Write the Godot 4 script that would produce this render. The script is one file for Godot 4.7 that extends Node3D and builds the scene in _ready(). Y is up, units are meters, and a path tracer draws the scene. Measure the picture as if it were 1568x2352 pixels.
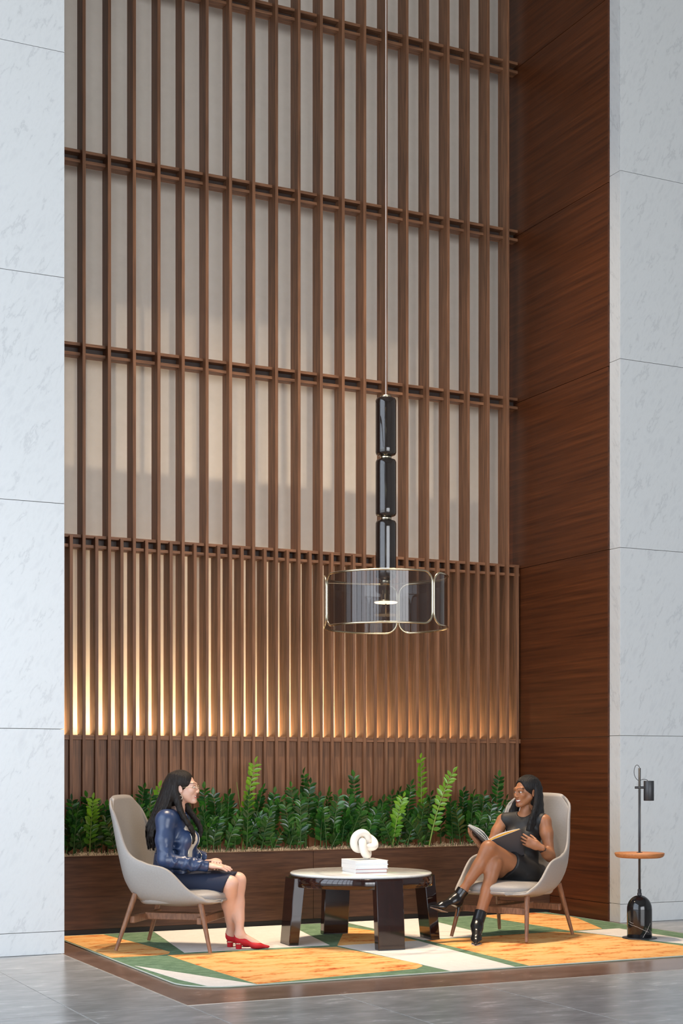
extends Node3D
# A lounge alcove off a marble lobby. Metres, y up. The front of the marble piers is z = 0,
# the alcove lies behind it (z < 0), x runs along the back wall.

const F_PX := 3451.4          # focal length of the photograph in its own pixels (1568 x 2352)
const YAW := -25.874          # degrees: the camera looks to the right of the wall's normal
const CAM := Vector3(-5.1, 1.27, 10.1)
const HORIZON := 1765.0

var M := {}                   # materials
var names := {}


# ---------------------------------------------------------------- mesh building
class MB:
	var v := PackedVector3Array()
	var n := PackedVector3Array()
	var uv := PackedVector2Array()
	var c := PackedColorArray()
	var ix := PackedInt32Array()
	var use_c := false
	var use_uv := false
	var col := Color(1, 1, 1)

	func vert(p: Vector3, nn: Vector3, t := Vector2.ZERO) -> int:
		v.append(p)
		n.append(nn)
		uv.append(t)
		c.append(col)
		return v.size() - 1

	func face(a: int, b: int, d: int) -> void:      # wound so that it faces the way its normals do
		var g := (v[b] - v[a]).cross(v[d] - v[a])
		var s := n[a] + n[b] + n[d]
		if g.dot(s) > 0.0:
			ix.append_array(PackedInt32Array([a, d, b]))
		else:
			ix.append_array(PackedInt32Array([a, b, d]))

	func tri(a: Vector3, b: Vector3, d: Vector3, nn: Vector3) -> void:
		face(vert(a, nn), vert(b, nn), vert(d, nn))

	func quad(a: Vector3, b: Vector3, d: Vector3, e: Vector3, nn: Vector3) -> void:
		var i := vert(a, nn, Vector2(0, 0))
		var j := vert(b, nn, Vector2(1, 0))
		var k := vert(d, nn, Vector2(1, 1))
		var l := vert(e, nn, Vector2(0, 1))
		face(i, j, k)
		face(i, k, l)

	# box with chamfered edges (44 triangles)
	func box(lo: Vector3, hi: Vector3, ch := 0.002, xf := Transform3D.IDENTITY) -> void:
		var m := (lo + hi) * 0.5
		var h := (hi - lo) * 0.5
		ch = minf(ch, minf(h.x, minf(h.y, h.z)) * 0.9)
		var ax := [Vector3.RIGHT, Vector3.UP, Vector3.BACK]
		for a in 3:
			var b := (a + 1) % 3
			var d := (a + 2) % 3
			for s in [-1.0, 1.0]:
				var nn: Vector3 = ax[a] * s
				var q := []
				for st in [[-1, -1], [1, -1], [1, 1], [-1, 1]]:
					q.append(xf * (m + ax[a] * (s * h[a]) + ax[b] * (st[0] * (h[b] - ch)) + ax[d] * (st[1] * (h[d] - ch))))
				quad(q[0], q[1], q[2], q[3], xf.basis * nn)
			if ch > 0.0:
				for s in [-1.0, 1.0]:
					for t in [-1.0, 1.0]:
						var nn: Vector3 = (ax[b] * s + ax[d] * t).normalized()
						var e := []
						for w in [[-1, 0], [1, 0], [1, 1], [-1, 1]]:
							var ob: float = h[b] if w[1] == 0 else h[b] - ch
							var od: float = h[d] - ch if w[1] == 0 else h[d]
							e.append(xf * (m + ax[a] * (w[0] * (h[a] - ch)) + ax[b] * (s * ob) + ax[d] * (t * od)))
						quad(e[0], e[1], e[2], e[3], xf.basis * nn)
		if ch > 0.0:
			for sx in [-1.0, 1.0]:
				for sy in [-1.0, 1.0]:
					for sz in [-1.0, 1.0]:
						var sg := Vector3(sx, sy, sz)
						tri(xf * (m + sg * Vector3(h.x, h.y - ch, h.z - ch)), xf * (m + sg * Vector3(h.x - ch, h.y, h.z - ch)), xf * (m + sg * Vector3(h.x - ch, h.y - ch, h.z)), xf.basis * sg.normalized())

	# a surface of revolution about y; profile of (radius, height) from one end to the other
	func lathe(prof: Array, seg := 32, xf := Transform3D.IDENTITY, from := 0.0, to := TAU) -> void:
		var rows := prof.size()
		var base := v.size()
		for i in rows:
			var p: Vector2 = prof[i]
			var t := Vector2.ZERO
			if i > 0:
				t += (p - prof[i - 1]).normalized()
			if i < rows - 1:
				t += (prof[i + 1] - p).normalized()
			t = t.normalized()
			for j in seg + 1:
				var a := lerpf(from, to, float(j) / seg)
				var d := Vector3(sin(a), 0, cos(a))
				vert(xf * (d * p.x + Vector3.UP * p.y), (xf.basis * (d * t.y - Vector3.UP * t.x)).normalized(), Vector2(float(j) / seg, float(i) / (rows - 1)))
		_grid(base, rows, seg + 1)

	func _grid(base: int, rows: int, cols: int) -> void:
		for i in rows - 1:
			for j in cols - 1:
				var a := base + i * cols + j
				face(a, a + 1, a + cols + 1)
				face(a, a + cols + 1, a + cols)

	# a tube along a path, radius may vary; flat ends
	func tube(path: Array, rad, seg := 10, closed := false, caps := true) -> void:
		var m := path.size()
		var up := Vector3.UP
		var base := v.size()
		var prev_t := Vector3.ZERO
		var nx := Vector3.ZERO
		var rows := m + (1 if closed else 0)
		for i0 in rows:
			var i := i0 % m
			var a: Vector3 = path[(i - 1 + m) % m] if (closed or i > 0) else path[i]
			var b: Vector3 = path[(i + 1) % m] if (closed or i < m - 1) else path[i]
			var t := (b - a).normalized()
			if i0 == 0:
				nx = (up if absf(t.y) < 0.9 else Vector3.RIGHT).cross(t).normalized()
			else:
				nx = (nx - t * nx.dot(t)).normalized()
			var ny := t.cross(nx)
			var r: float = rad if (rad is float) else rad[i]
			for j in seg + 1:
				var an := TAU * j / seg
				var d := nx * cos(an) + ny * sin(an)
				vert(path[i] + d * r, d, Vector2(float(j) / seg, float(i0)))
		_grid(base, rows, seg + 1)
		if caps and not closed:
			for e in [0, m - 1]:
				var t2: Vector3 = (path[0] - path[1]).normalized() if e == 0 else (path[m - 1] - path[m - 2]).normalized()
				var cidx := vert(path[e], t2)
				var ring := []
				for j in seg + 1:
					ring.append(vert(v[base + e * (seg + 1) + j], t2))
				for j in seg:
					face(cidx, ring[j], ring[j + 1])

	# polygon (x, z) raised from y0 to y1
	func slab(poly: PackedVector2Array, y0: float, y1: float) -> void:
		var tr := Geometry2D.triangulate_polygon(poly)
		for k in range(0, tr.size(), 3):
			var a := poly[tr[k]]
			var b := poly[tr[k + 1]]
			var d := poly[tr[k + 2]]
			tri(Vector3(a.x, y1, a.y), Vector3(b.x, y1, b.y), Vector3(d.x, y1, d.y), Vector3.UP)
		var cen := Vector2.ZERO
		var ccw := Geometry2D.is_polygon_clockwise(poly)
		for k in poly.size():
			var a := poly[k]
			var b := poly[(k + 1) % poly.size()]
			var d := (b - a).normalized()
			var nn := Vector3(-d.y, 0, d.x) if ccw else Vector3(d.y, 0, -d.x)
			quad(Vector3(a.x, y0, a.y), Vector3(b.x, y0, b.y), Vector3(b.x, y1, b.y), Vector3(a.x, y1, a.y), nn)

	func mesh(m: Material = null) -> ArrayMesh:
		var arr := []
		arr.resize(Mesh.ARRAY_MAX)
		arr[Mesh.ARRAY_VERTEX] = v
		arr[Mesh.ARRAY_NORMAL] = n
		if use_uv:
			arr[Mesh.ARRAY_TEX_UV] = uv
		if use_c:
			arr[Mesh.ARRAY_COLOR] = c
		arr[Mesh.ARRAY_INDEX] = ix
		var r := ArrayMesh.new()
		r.add_surface_from_arrays(Mesh.PRIMITIVE_TRIANGLES, arr)
		if m:
			r.surface_set_material(0, m)
		return r


func numbered(called: String) -> String:
	names[called] = names.get(called, -1) + 1
	return called if names[called] == 0 else "%s_%03d" % [called, names[called]]


func part(called: String, mesh: Mesh, m: Material, parent: Node3D, at := Transform3D.IDENTITY) -> MeshInstance3D:
	var o := MeshInstance3D.new()
	o.name = called
	o.mesh = mesh
	if m:
		o.material_override = null
		o.set_surface_override_material(0, m)
	o.transform = at
	parent.add_child(o, true)
	return o


func thing(called: String, label: String, category: String, at := Vector3.ZERO, turn := 0.0, group := "") -> Node3D:
	var o := Node3D.new()
	o.name = numbered(called)
	o.position = at
	o.rotation.y = turn
	add_child(o)
	tag(o, label, category, group)
	return o


func tag(o: Node3D, label: String, category: String, group := "") -> void:
	o.set_meta("label", label)
	o.set_meta("category", category)
	if group:
		o.set_meta("group", group)


func structure(called: String, label := "", category := "") -> Node3D:
	var o := Node3D.new()
	o.name = called
	add_child(o)
	o.set_meta("kind", "structure")
	if label:
		o.set_meta("label", label)
	if category:
		o.set_meta("category", category)
	return o


func box_mesh(lo: Vector3, hi: Vector3, ch := 0.002, xf := Transform3D.IDENTITY) -> ArrayMesh:
	var b := MB.new()
	b.box(lo, hi, ch, xf)
	return b.mesh()


# ---------------------------------------------------------------- materials
func mat(color: Color, rough := 0.6, metal := 0.0, spec := 0.5) -> StandardMaterial3D:
	var m := StandardMaterial3D.new()
	m.albedo_color = color
	m.roughness = rough
	m.metallic = metal
	m.metallic_specular = spec
	return m


func rgb(r: float, g: float, b: float) -> Color:
	return Color(r / 255.0, g / 255.0, b / 255.0)


func noise_bytes(w: int, h: int, sd: int, freq: float, oct := 4, warp := 0.0, ridged := false) -> PackedByteArray:
	var f := FastNoiseLite.new()
	f.seed = sd
	f.noise_type = FastNoiseLite.TYPE_SIMPLEX_SMOOTH
	f.frequency = freq
	f.fractal_type = FastNoiseLite.FRACTAL_RIDGED if ridged else FastNoiseLite.FRACTAL_FBM
	f.fractal_octaves = oct
	if warp > 0.0:
		f.domain_warp_enabled = true
		f.domain_warp_amplitude = warp
		f.domain_warp_frequency = freq * 0.7
	var im := f.get_seamless_image(w, h, false, false, 0.2, true)
	im.convert(Image.FORMAT_L8)
	return im.get_data()


# value 0..1 -> colour, through stops [[t, Color], ...]
func lut(stops: Array) -> PackedByteArray:
	var g := PackedByteArray()
	g.resize(768)
	for i in 256:
		var t := i / 255.0
		var c: Color = stops[0][1]
		for k in range(1, stops.size()):
			if t <= stops[k][0] or k == stops.size() - 1:
				var u := clampf((t - stops[k - 1][0]) / maxf(stops[k][0] - stops[k - 1][0], 1e-5), 0, 1)
				c = (stops[k - 1][1] as Color).lerp(stops[k][1], u)
				break
		g[i * 3] = int(c.r * 255.0 + 0.5)
		g[i * 3 + 1] = int(c.g * 255.0 + 0.5)
		g[i * 3 + 2] = int(c.b * 255.0 + 0.5)
	return g


func tex_mix(a: PackedByteArray, b: PackedByteArray, wa: float, w: int, h: int, stops: Array, gain := 1.0) -> ImageTexture:
	var g := lut(stops)
	var out := PackedByteArray()
	out.resize(w * h * 3)
	var wb := 1.0 - wa
	for i in w * h:
		var t := clampi(int((a[i] * wa + b[i] * wb - 127.0) * gain + 127.0), 0, 255) * 3
		var o := i * 3
		out[o] = g[t]
		out[o + 1] = g[t + 1]
		out[o + 2] = g[t + 2]
	return ImageTexture.create_from_image(Image.create_from_data(w, h, false, Image.FORMAT_RGB8, out))


func triplanar(m: StandardMaterial3D, t: Texture2D, scale: Vector3, offset := Vector3.ZERO, world := true) -> StandardMaterial3D:
	m.albedo_texture = t
	m.uv1_triplanar = true
	m.uv1_world_triplanar = world
	m.uv1_scale = scale
	m.uv1_offset = offset
	m.uv1_triplanar_sharpness = 8.0
	return m


func make_materials() -> void:
	var n1 := noise_bytes(512, 512, 11, 0.020, 5)
	var n2 := noise_bytes(512, 512, 12, 0.055, 4)
	# walnut, vertical grain for the screen
	var walnut := [[0.0, rgb(84, 58, 42)], [0.4, rgb(120, 83, 59)], [0.62, rgb(137, 96, 69)], [1.0, rgb(161, 117, 87)]]
	var wt := tex_mix(n1, n2, 0.55, 512, 512, walnut, 1.1)
	M.walnut = []
	for k in 5:
		var m := triplanar(mat(Color(1, 1, 1), 0.5, 0.0, 0.45), wt, Vector3(3.1, 0.11, 3.1), Vector3(k * 0.37, k * 0.53, k * 0.29))
		m.albedo_color = Color(1, 1, 1).darkened(0.03 * (k % 3))
		M.walnut.append(m)
	M.walnut_rail = triplanar(mat(Color(1, 1, 1), 0.5, 0.0, 0.45), wt, Vector3(0.2, 3.0, 3.0))
	# redder veneer of the side wall, grain along z
	var veneer := [[0.0, rgb(56, 28, 14)], [0.35, rgb(78, 41, 20)], [0.65, rgb(93, 50, 25)], [1.0, rgb(118, 68, 36)]]
	M.veneer = triplanar(mat(Color(1, 1, 1), 0.42, 0.0, 0.45), tex_mix(n1, n2, 0.6, 512, 512, veneer, 1.05), Vector3(0.2, 1.5, 0.045))
	# dark stained planter, grain along x
	var stained := [[0.0, rgb(52, 33, 23)], [0.5, rgb(80, 53, 38)], [1.0, rgb(104, 72, 53)]]
	M.planter = triplanar(mat(Color(1, 1, 1), 0.5, 0.0, 0.4), tex_mix(n1, n2, 0.6, 512, 512, stained, 0.9), Vector3(0.18, 2.2, 2.0))
	M.plinth = mat(rgb(26, 19, 16), 0.6)
	# pale marble
	var v1 := noise_bytes(512, 512, 21, 0.012, 4, 30.0)
	var v2 := noise_bytes(512, 512, 22, 0.030, 4, 14.0, true)
	var pale := [[0.0, rgb(203, 206, 208)], [0.5, rgb(215, 218, 219)], [0.74, rgb(212, 215, 216)], [0.82, rgb(198, 201, 203)], [0.90, rgb(210, 213, 214)], [1.0, rgb(217, 220, 221)]]
	M.marble_tex = diagonal(tex_mix(v1, v2, 0.55, 512, 512, pale, 1.25))
	M.marble = []
	for k in 3:
		M.marble.append(triplanar(mat(Color(1, 1, 1), 0.32, 0.0, 0.5), M.marble_tex, Vector3(0.9, 0.42, 0.9), Vector3(k * 0.31, k * 0.17, k * 0.41)))
	M.marble_gap = mat(rgb(150, 150, 148), 0.8)
	# grey floor stone
	var grey := [[0.0, rgb(132, 131, 129)], [0.45, rgb(152, 150, 147)], [0.7, rgb(163, 161, 158)], [0.79, rgb(172, 170, 166)], [0.82, rgb(202, 199, 194)], [0.85, rgb(170, 168, 164)], [1.0, rgb(180, 177, 174)]]
	var ft := tex_mix(v1, noise_bytes(512, 512, 24, 0.04, 5), 0.6, 512, 512, grey, 1.2)
	M.tile = []
	for k in 3:
		M.tile.append(triplanar(mat(Color(1, 1, 1), 0.24, 0.0, 0.45), ft, Vector3(0.33, 0.5, 0.8), Vector3(k * 0.23, 0, k * 0.37)))
	M.grout = mat(rgb(214, 211, 206), 0.7)
	# brown stone border
	var brown := [[0.0, rgb(98, 76, 65)], [0.5, rgb(122, 97, 84)], [0.8, rgb(134, 109, 96)], [0.86, rgb(154, 132, 119)], [1.0, rgb(138, 114, 102)]]
	M.border = triplanar(mat(Color(1, 1, 1), 0.22, 0.0, 0.5), tex_mix(v1, n2, 0.6, 512, 512, brown, 1.1), Vector3(0.5, 0.5, 0.9))
	M.metal_strip = mat(rgb(214, 206, 196), 0.35, 0.6)
	M.plaster = triplanar(mat(Color(1, 1, 1), 0.85, 0.0, 0.3), tex_mix(n1, n2, 0.7, 512, 512, [[0.0, rgb(234, 228, 218)], [1.0, rgb(242, 236, 227)]]), Vector3(0.6, 0.6, 0.6))
	M.bronze = mat(rgb(72, 60, 55), 0.5, 0.3)
	M.board = mat(rgb(126, 98, 72), 0.8)
	M.ceiling = mat(rgb(158, 155, 151), 0.9)
	M.lobby = mat(rgb(190, 190, 190), 0.8)
	M.frame = mat(rgb(58, 60, 64), 0.5)
	# rug pile
	var p1 := noise_bytes(512, 512, 31, 0.11, 3)
	var p2 := noise_bytes(512, 512, 32, 0.02, 5, 20.0)
	M.rug_green = rug_mat(tex_mix(p1, p2, 0.35, 512, 512, [[0.0, rgb(82, 106, 84)], [0.5, rgb(103, 129, 103)], [1.0, rgb(130, 154, 128)]], 1.1), Vector3(0.8, 1, 1.0))
	M.rug_white = rug_mat(tex_mix(p1, p2, 0.5, 512, 512, [[0.0, rgb(206, 200, 194)], [1.0, rgb(226, 221, 216)]]), Vector3(1.1, 1, 1.1))
	var p3 := noise_bytes(512, 512, 33, 0.018, 6, 26.0)
	var p4 := noise_bytes(512, 512, 34, 0.06, 5, 8.0, true)
	var orange := [[0.0, rgb(226, 182, 124)], [0.45, rgb(224, 174, 112)], [0.66, rgb(220, 162, 98)], [0.80, rgb(210, 136, 74)], [0.90, rgb(190, 102, 56)], [1.0, rgb(178, 86, 46)]]
	M.rug_orange = []
	var ot := tex_mix(p3, p4, 0.6, 512, 512, orange, 1.7)
	for k in 3:
		M.rug_orange.append(rug_mat(ot, Vector3(0.32, 1, 0.8), Vector3(k * 0.27, 0, k * 0.45 + 0.1)))
	M.rug_edge = mat(rgb(176, 182, 172), 0.9)
	M.leather = triplanar(mat(Color(1, 1, 1), 0.5, 0.0, 0.45), tex_mix(n2, p1, 0.6, 512, 512, [[0.0, rgb(146, 140, 135)], [1.0, rgb(158, 152, 147)]]), Vector3(2, 2, 2), Vector3.ZERO, false)
	M.leg_wood = triplanar(mat(Color(1, 1, 1), 0.45), wt, Vector3(5, 0.6, 5), Vector3(0.2, 0.1, 0.4))
	M.espresso = triplanar(mat(Color(1, 1, 1), 0.06, 0.0, 0.6), tex_mix(n1, n2, 0.5, 512, 512, [[0.0, rgb(22, 10, 9)], [0.6, rgb(38, 19, 16)], [1.0, rgb(56, 29, 23)]]), Vector3(4, 0.3, 4))
	M.brass = mat(rgb(208, 197, 172), 0.24, 1.0)
	M.chrome = mat(rgb(210, 208, 204), 0.12, 1.0)
	M.black_metal = mat(rgb(62, 63, 66), 0.42, 0.35)
	M.oak = triplanar(mat(Color(1, 1, 1), 0.5), tex_mix(n1, n2, 0.5, 512, 512, [[0.0, rgb(138, 84, 44)], [0.5, rgb(172, 112, 66)], [1.0, rgb(196, 138, 88)]]), Vector3(0.6, 4, 4), Vector3.ZERO, false)
	M.paper = mat(rgb(236, 236, 234), 0.8)
	M.plaster_white = mat(rgb(236, 230, 220), 0.7)


func rug_mat(t: Texture2D, scale: Vector3, offset := Vector3.ZERO) -> StandardMaterial3D:
	var m := triplanar(mat(Color(1, 1, 1), 0.95, 0.0, 0.2), t, scale, offset)
	m.heightmap_enabled = false
	return m


# shear a seamless picture so that its veins run aslant; stays seamless
func diagonal(t: ImageTexture) -> ImageTexture:
	var im := t.get_image()
	var w := im.get_width()
	var h := im.get_height()
	return ImageTexture.create_from_image(Image.create_from_data(w, h, false, im.get_format(), shift_rows(im.get_data(), w, h)))


func shift_rows(src: PackedByteArray, w: int, h: int) -> PackedByteArray:
	var out := PackedByteArray()
	for y in h:
		var row := src.slice(y * w * 3, (y + 1) * w * 3)
		var k := (y * 3) % (w * 3)
		k -= k % 3
		out.append_array(row.slice(k))
		out.append_array(row.slice(0, k))
	return out


func _ready() -> void:
	# ---- camera: level, with the lens shifted up as the upright verticals show
	var cam := Camera3D.new()
	cam.name = "camera"
	add_child(cam)
	cam.position = CAM
	cam.rotation_degrees = Vector3(0, YAW, 0)
	cam.keep_aspect = Camera3D.KEEP_HEIGHT
	var near := 0.05
	cam.set_frustum(near * 2352.0 / F_PX, Vector2(0, near * (HORIZON - 1176.0) / F_PX), near, 200.0)
	cam.current = true
	# ---- sky and exposure
	var we := WorldEnvironment.new()
	we.name = "environment"
	var env := Environment.new()
	var sm := ProceduralSkyMaterial.new()
	sm.sky_top_color = Color(0.72, 0.82, 0.95)
	sm.sky_horizon_color = Color(0.86, 0.90, 0.95)
	sm.ground_horizon_color = Color(0.60, 0.62, 0.64)
	sm.ground_bottom_color = Color(0.42, 0.42, 0.42)
	sm.sun_angle_max = 1.0
	var sky := Sky.new()
	sky.sky_material = sm
	env.background_mode = Environment.BG_SKY
	env.sky = sky
	env.background_energy_multiplier = 1.6
	env.ambient_light_source = Environment.AMBIENT_SOURCE_DISABLED
	env.tonemap_mode = Environment.TONE_MAPPER_LINEAR
	env.tonemap_exposure = 1.26
	env.sdfgi_enabled = true
	env.ssao_enabled = true
	env.ssil_enabled = true
	we.environment = env
	add_child(we)
	# ---- daylight through the lobby's window walls
	daylight("daylight_side", Vector3(-8.0, 4.4, 4.9), Vector3(0, -90, 0), Vector2(9.4, 8.2), Color(0.93, 0.965, 1.0), 0.74)
	daylight("daylight_rear", Vector3(-1.0, 3.1, 16.6), Vector3(0, 0, 0), Vector2(10.0, 5.4), Color(0.99, 0.995, 1.0), 1.55)
	make_materials()
	build_room()
	build_screen()
	build_rug()
	build_planter()
	build_furniture()
	build_lamps()
	build_plants()
	build_people()


func daylight(called: String, at: Vector3, deg: Vector3, size: Vector2, color: Color, energy: float) -> void:
	var l := AreaLight3D.new()
	l.name = called
	l.area_size = size
	l.area_normalize_energy = false
	l.light_color = color
	l.light_energy = energy
	l.area_range = 60.0
	l.shadow_enabled = true
	l.position = at
	l.rotation_degrees = deg
	add_child(l)


# ---------------------------------------------------------------- room
func build_room() -> void:
	# floor: a bed with stone tiles on it
	var fl := structure("floor", "grey veined stone floor tiles with pale thin joints", "floor")
	part("bed", box_mesh(Vector3(-7.9, -0.20, -2.2), Vector3(10.2, -0.004, 16.4), 0), M.grout, fl)
	var xs := [-7.4, -6.5, -5.6, -4.7, -3.8, -2.925, -2.33, -1.43, -0.53, 0.37, 1.27, 2.17, 3.07, 3.97, 4.87, 5.77, 6.67, 7.57, 8.47, 9.37, 10.1]
	var zs := [-0.76, 0.87, 2.5, 4.13, 5.76, 7.39, 9.02, 10.65, 12.28, 13.91, 15.54, 16.3]
	var rng := RandomNumberGenerator.new()
	rng.seed = 5
	for j in zs.size() - 1:
		for i in xs.size() - 1:
			var x0: float = xs[i]
			var x1: float = xs[i + 1]
			if zs[j + 1] <= 2.5:
				if x0 >= -2.34 and x1 <= 2.2:
					continue
				if x0 < 2.3 and x1 > 2.3:
					x0 = 2.345
			var g := 0.0036
			part("tile", box_mesh(Vector3(x0 + g, -0.012, zs[j] + g), Vector3(x1 - g, 0, zs[j + 1] - g), 0.0006), M.tile[rng.randi() % 3], fl)
	# brown stone border round the rug with a pale metal edge
	var bd := structure("trim_1", "brown stone border inset round the rug", "floor border")
	part("stone_strip", box_mesh(Vector3(-2.325, -0.012, -1.0), Vector3(-2.0, 0, 2.495), 0.0005), M.border, bd)
	part("stone_strip", box_mesh(Vector3(-2.0, -0.012, 1.8), Vector3(2.340, 0, 2.495), 0.0005), M.border, bd)
	part("stone_strip", box_mesh(Vector3(2.1, -0.012, -1.0), Vector3(2.340, 0, 1.8), 0.0005), M.border, bd)
	part("underlay", box_mesh(Vector3(-2.0, -0.012, -1.0), Vector3(2.1, -0.001, 1.8), 0.0), M.board, bd)
	part("metal_edge", box_mesh(Vector3(-2.334, -0.012, -1.0), Vector3(-2.326, 0.001, 2.504), 0.0), M.metal_strip, bd)
	part("metal_edge", box_mesh(Vector3(-2.326, -0.012, 2.496), Vector3(2.342, 0.001, 2.504), 0.0), M.metal_strip, bd)
	# marble piers left and right of the alcove
	var hs := [0.0, 0.155, 1.54, 3.085, 4.635, 6.18, 7.73, 9.6]
	var left := structure("wall_left", "pale veined marble pier beside the seated woman in the blue jacket", "wall")
	part("core", box_mesh(Vector3(-5.6, 0, -2.2), Vector3(-2.335, 9.6, -0.022), 0), M.marble_gap, left)
	var right := structure("wall_right", "pale veined marble pier behind the lamp with the round wooden tray", "wall")
	part("core", box_mesh(Vector3(2.362, 0, -2.2), Vector3(9.9, 9.6, -0.022), 0), M.marble_gap, right)
	for k in hs.size() - 1:
		var y0: float = hs[k] + 0.0018
		var y1: float = hs[k + 1] - 0.0018
		part("panel", box_mesh(Vector3(-3.855, y0, -0.022), Vector3(-2.312, y1, 0), 0.0012), M.marble[k % 3], left)
		part("panel", box_mesh(Vector3(-5.6, y0, -0.022), Vector3(-3.858, y1, 0), 0.0012), M.marble[(k + 1) % 3], left)
		part("panel", box_mesh(Vector3(-2.334, y0, -0.145), Vector3(-2.312, y1, -0.023), 0.0012), M.marble[(k + 1) % 3], left)
		part("panel", box_mesh(Vector3(2.340, y0, -0.022), Vector3(3.885, y1, 0), 0.0012), M.marble[(k + 2) % 3], right)
		part("panel", box_mesh(Vector3(3.888, y0, -0.022), Vector3(5.43, y1, 0), 0.0012), M.marble[(k + 1) % 3], right)
		part("panel", box_mesh(Vector3(5.433, y0, -0.022), Vector3(7.5, y1, 0), 0.0012), M.marble[k % 3], right)
		part("panel", box_mesh(Vector3(2.340, y0, -0.145), Vector3(2.361, y1, -0.023), 0.0012), M.marble[(k + 1) % 3], right)
	# veneered side walls of the alcove
	var vs := [0.0, 0.15, 1.535, 3.085, 4.605, 6.13, 7.66, 9.6]
	var side := structure("wall_alcove_right", "dark red-brown wood veneer wall of the alcove behind the armchair", "wall")
	var side2 := structure("wall_alcove_left", "dark wood veneer wall of the alcove behind the marble pier", "wall")
	part("core", box_mesh(Vector3(2.345, 0, -2.2), Vector3(2.361, 9.6, -0.147), 0), M.board, side)
	part("core", box_mesh(Vector3(-2.334, 0, -2.2), Vector3(-2.32, 9.6, -0.147), 0), M.board, side2)
	for k in vs.size() - 1:
		part("panel", box_mesh(Vector3(2.325, vs[k] + 0.0025, -1.98), Vector3(2.345, vs[k + 1] - 0.0025, -0.147), 0.001), M.veneer, side)
		part("panel", box_mesh(Vector3(-2.32, vs[k] + 0.0025, -1.98), Vector3(-2.30, vs[k + 1] - 0.0025, -0.147), 0.001), M.veneer, side2)
	var back := structure("wall_back", "pale plaster wall behind the wooden slat screen", "wall")
	part("plaster", box_mesh(Vector3(-2.33, 0, -2.2), Vector3(2.35, 9.6, -1.86), 0), M.plaster, back)
	var ce := structure("ceiling", "plain pale lobby ceiling", "ceiling")
	part("slab", box_mesh(Vector3(-7.9, 9.6, -2.2), Vector3(10.2, 9.9, 16.4), 0), M.ceiling, ce)
	# the rest of the lobby: a window wall on the left, another behind the camera
	var lw := structure("wall_window_side", "", "wall")
	for b in [[Vector3(-7.9, 0, 0), Vector3(-7.6, 0.25, 9.8)], [Vector3(-7.9, 8.5, 0), Vector3(-7.6, 9.6, 9.8)], [Vector3(-7.9, 0, -2.2), Vector3(-7.6, 9.6, 0.2)], [Vector3(-7.9, 0, 9.6), Vector3(-7.6, 9.6, 16.4)]]:
		part("wall_piece", box_mesh(b[0], b[1], 0), M.lobby, lw)
	var ll := structure("wall_lobby_left", "", "wall")
	part("wall_piece", box_mesh(Vector3(-7.6, 0, -2.2), Vector3(-5.6, 9.6, -0.1), 0), M.lobby, ll)
	var rw := structure("wall_lobby_right", "", "wall")
	part("wall_piece", box_mesh(Vector3(9.9, 0, -2.2), Vector3(10.2, 9.6, 16.4), 0), M.lobby, rw)
	var rr := structure("wall_rear", "", "wall")
	for b in [[Vector3(-7.6, 0, 16.1), Vector3(9.9, 0.4, 16.4)], [Vector3(-7.6, 5.8, 16.1), Vector3(9.9, 9.6, 16.4)], [Vector3(-7.6, 0.4, 16.1), Vector3(-6.0, 5.8, 16.4)], [Vector3(4.0, 0.4, 16.1), Vector3(9.9, 5.8, 16.4)]]:
		part("wall_piece", box_mesh(b[0], b[1], 0), M.lobby, rr)
	var w1 := structure("window_1", "", "window")
	for k in 8:
		var z := 0.2 + 9.4 * k / 7.0
		part("mullion", box_mesh(Vector3(-7.82, 0.25, z - 0.035), Vector3(-7.66, 8.5, z + 0.035), 0.003), M.frame, w1)
	for y in [0.28, 2.9, 5.6, 8.47]:
		part("transom", box_mesh(Vector3(-7.80, y - 0.03, 0.2), Vector3(-7.68, y + 0.03, 9.6), 0.003), M.frame, w1)
	var w2 := structure("window_2", "", "window")
	for k in 7:
		var x := -6.0 + 10.0 * k / 6.0
		part("mullion", box_mesh(Vector3(x - 0.035, 0.4, 16.16), Vector3(x + 0.035, 5.8, 16.32), 0.003), M.frame, w2)


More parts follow.
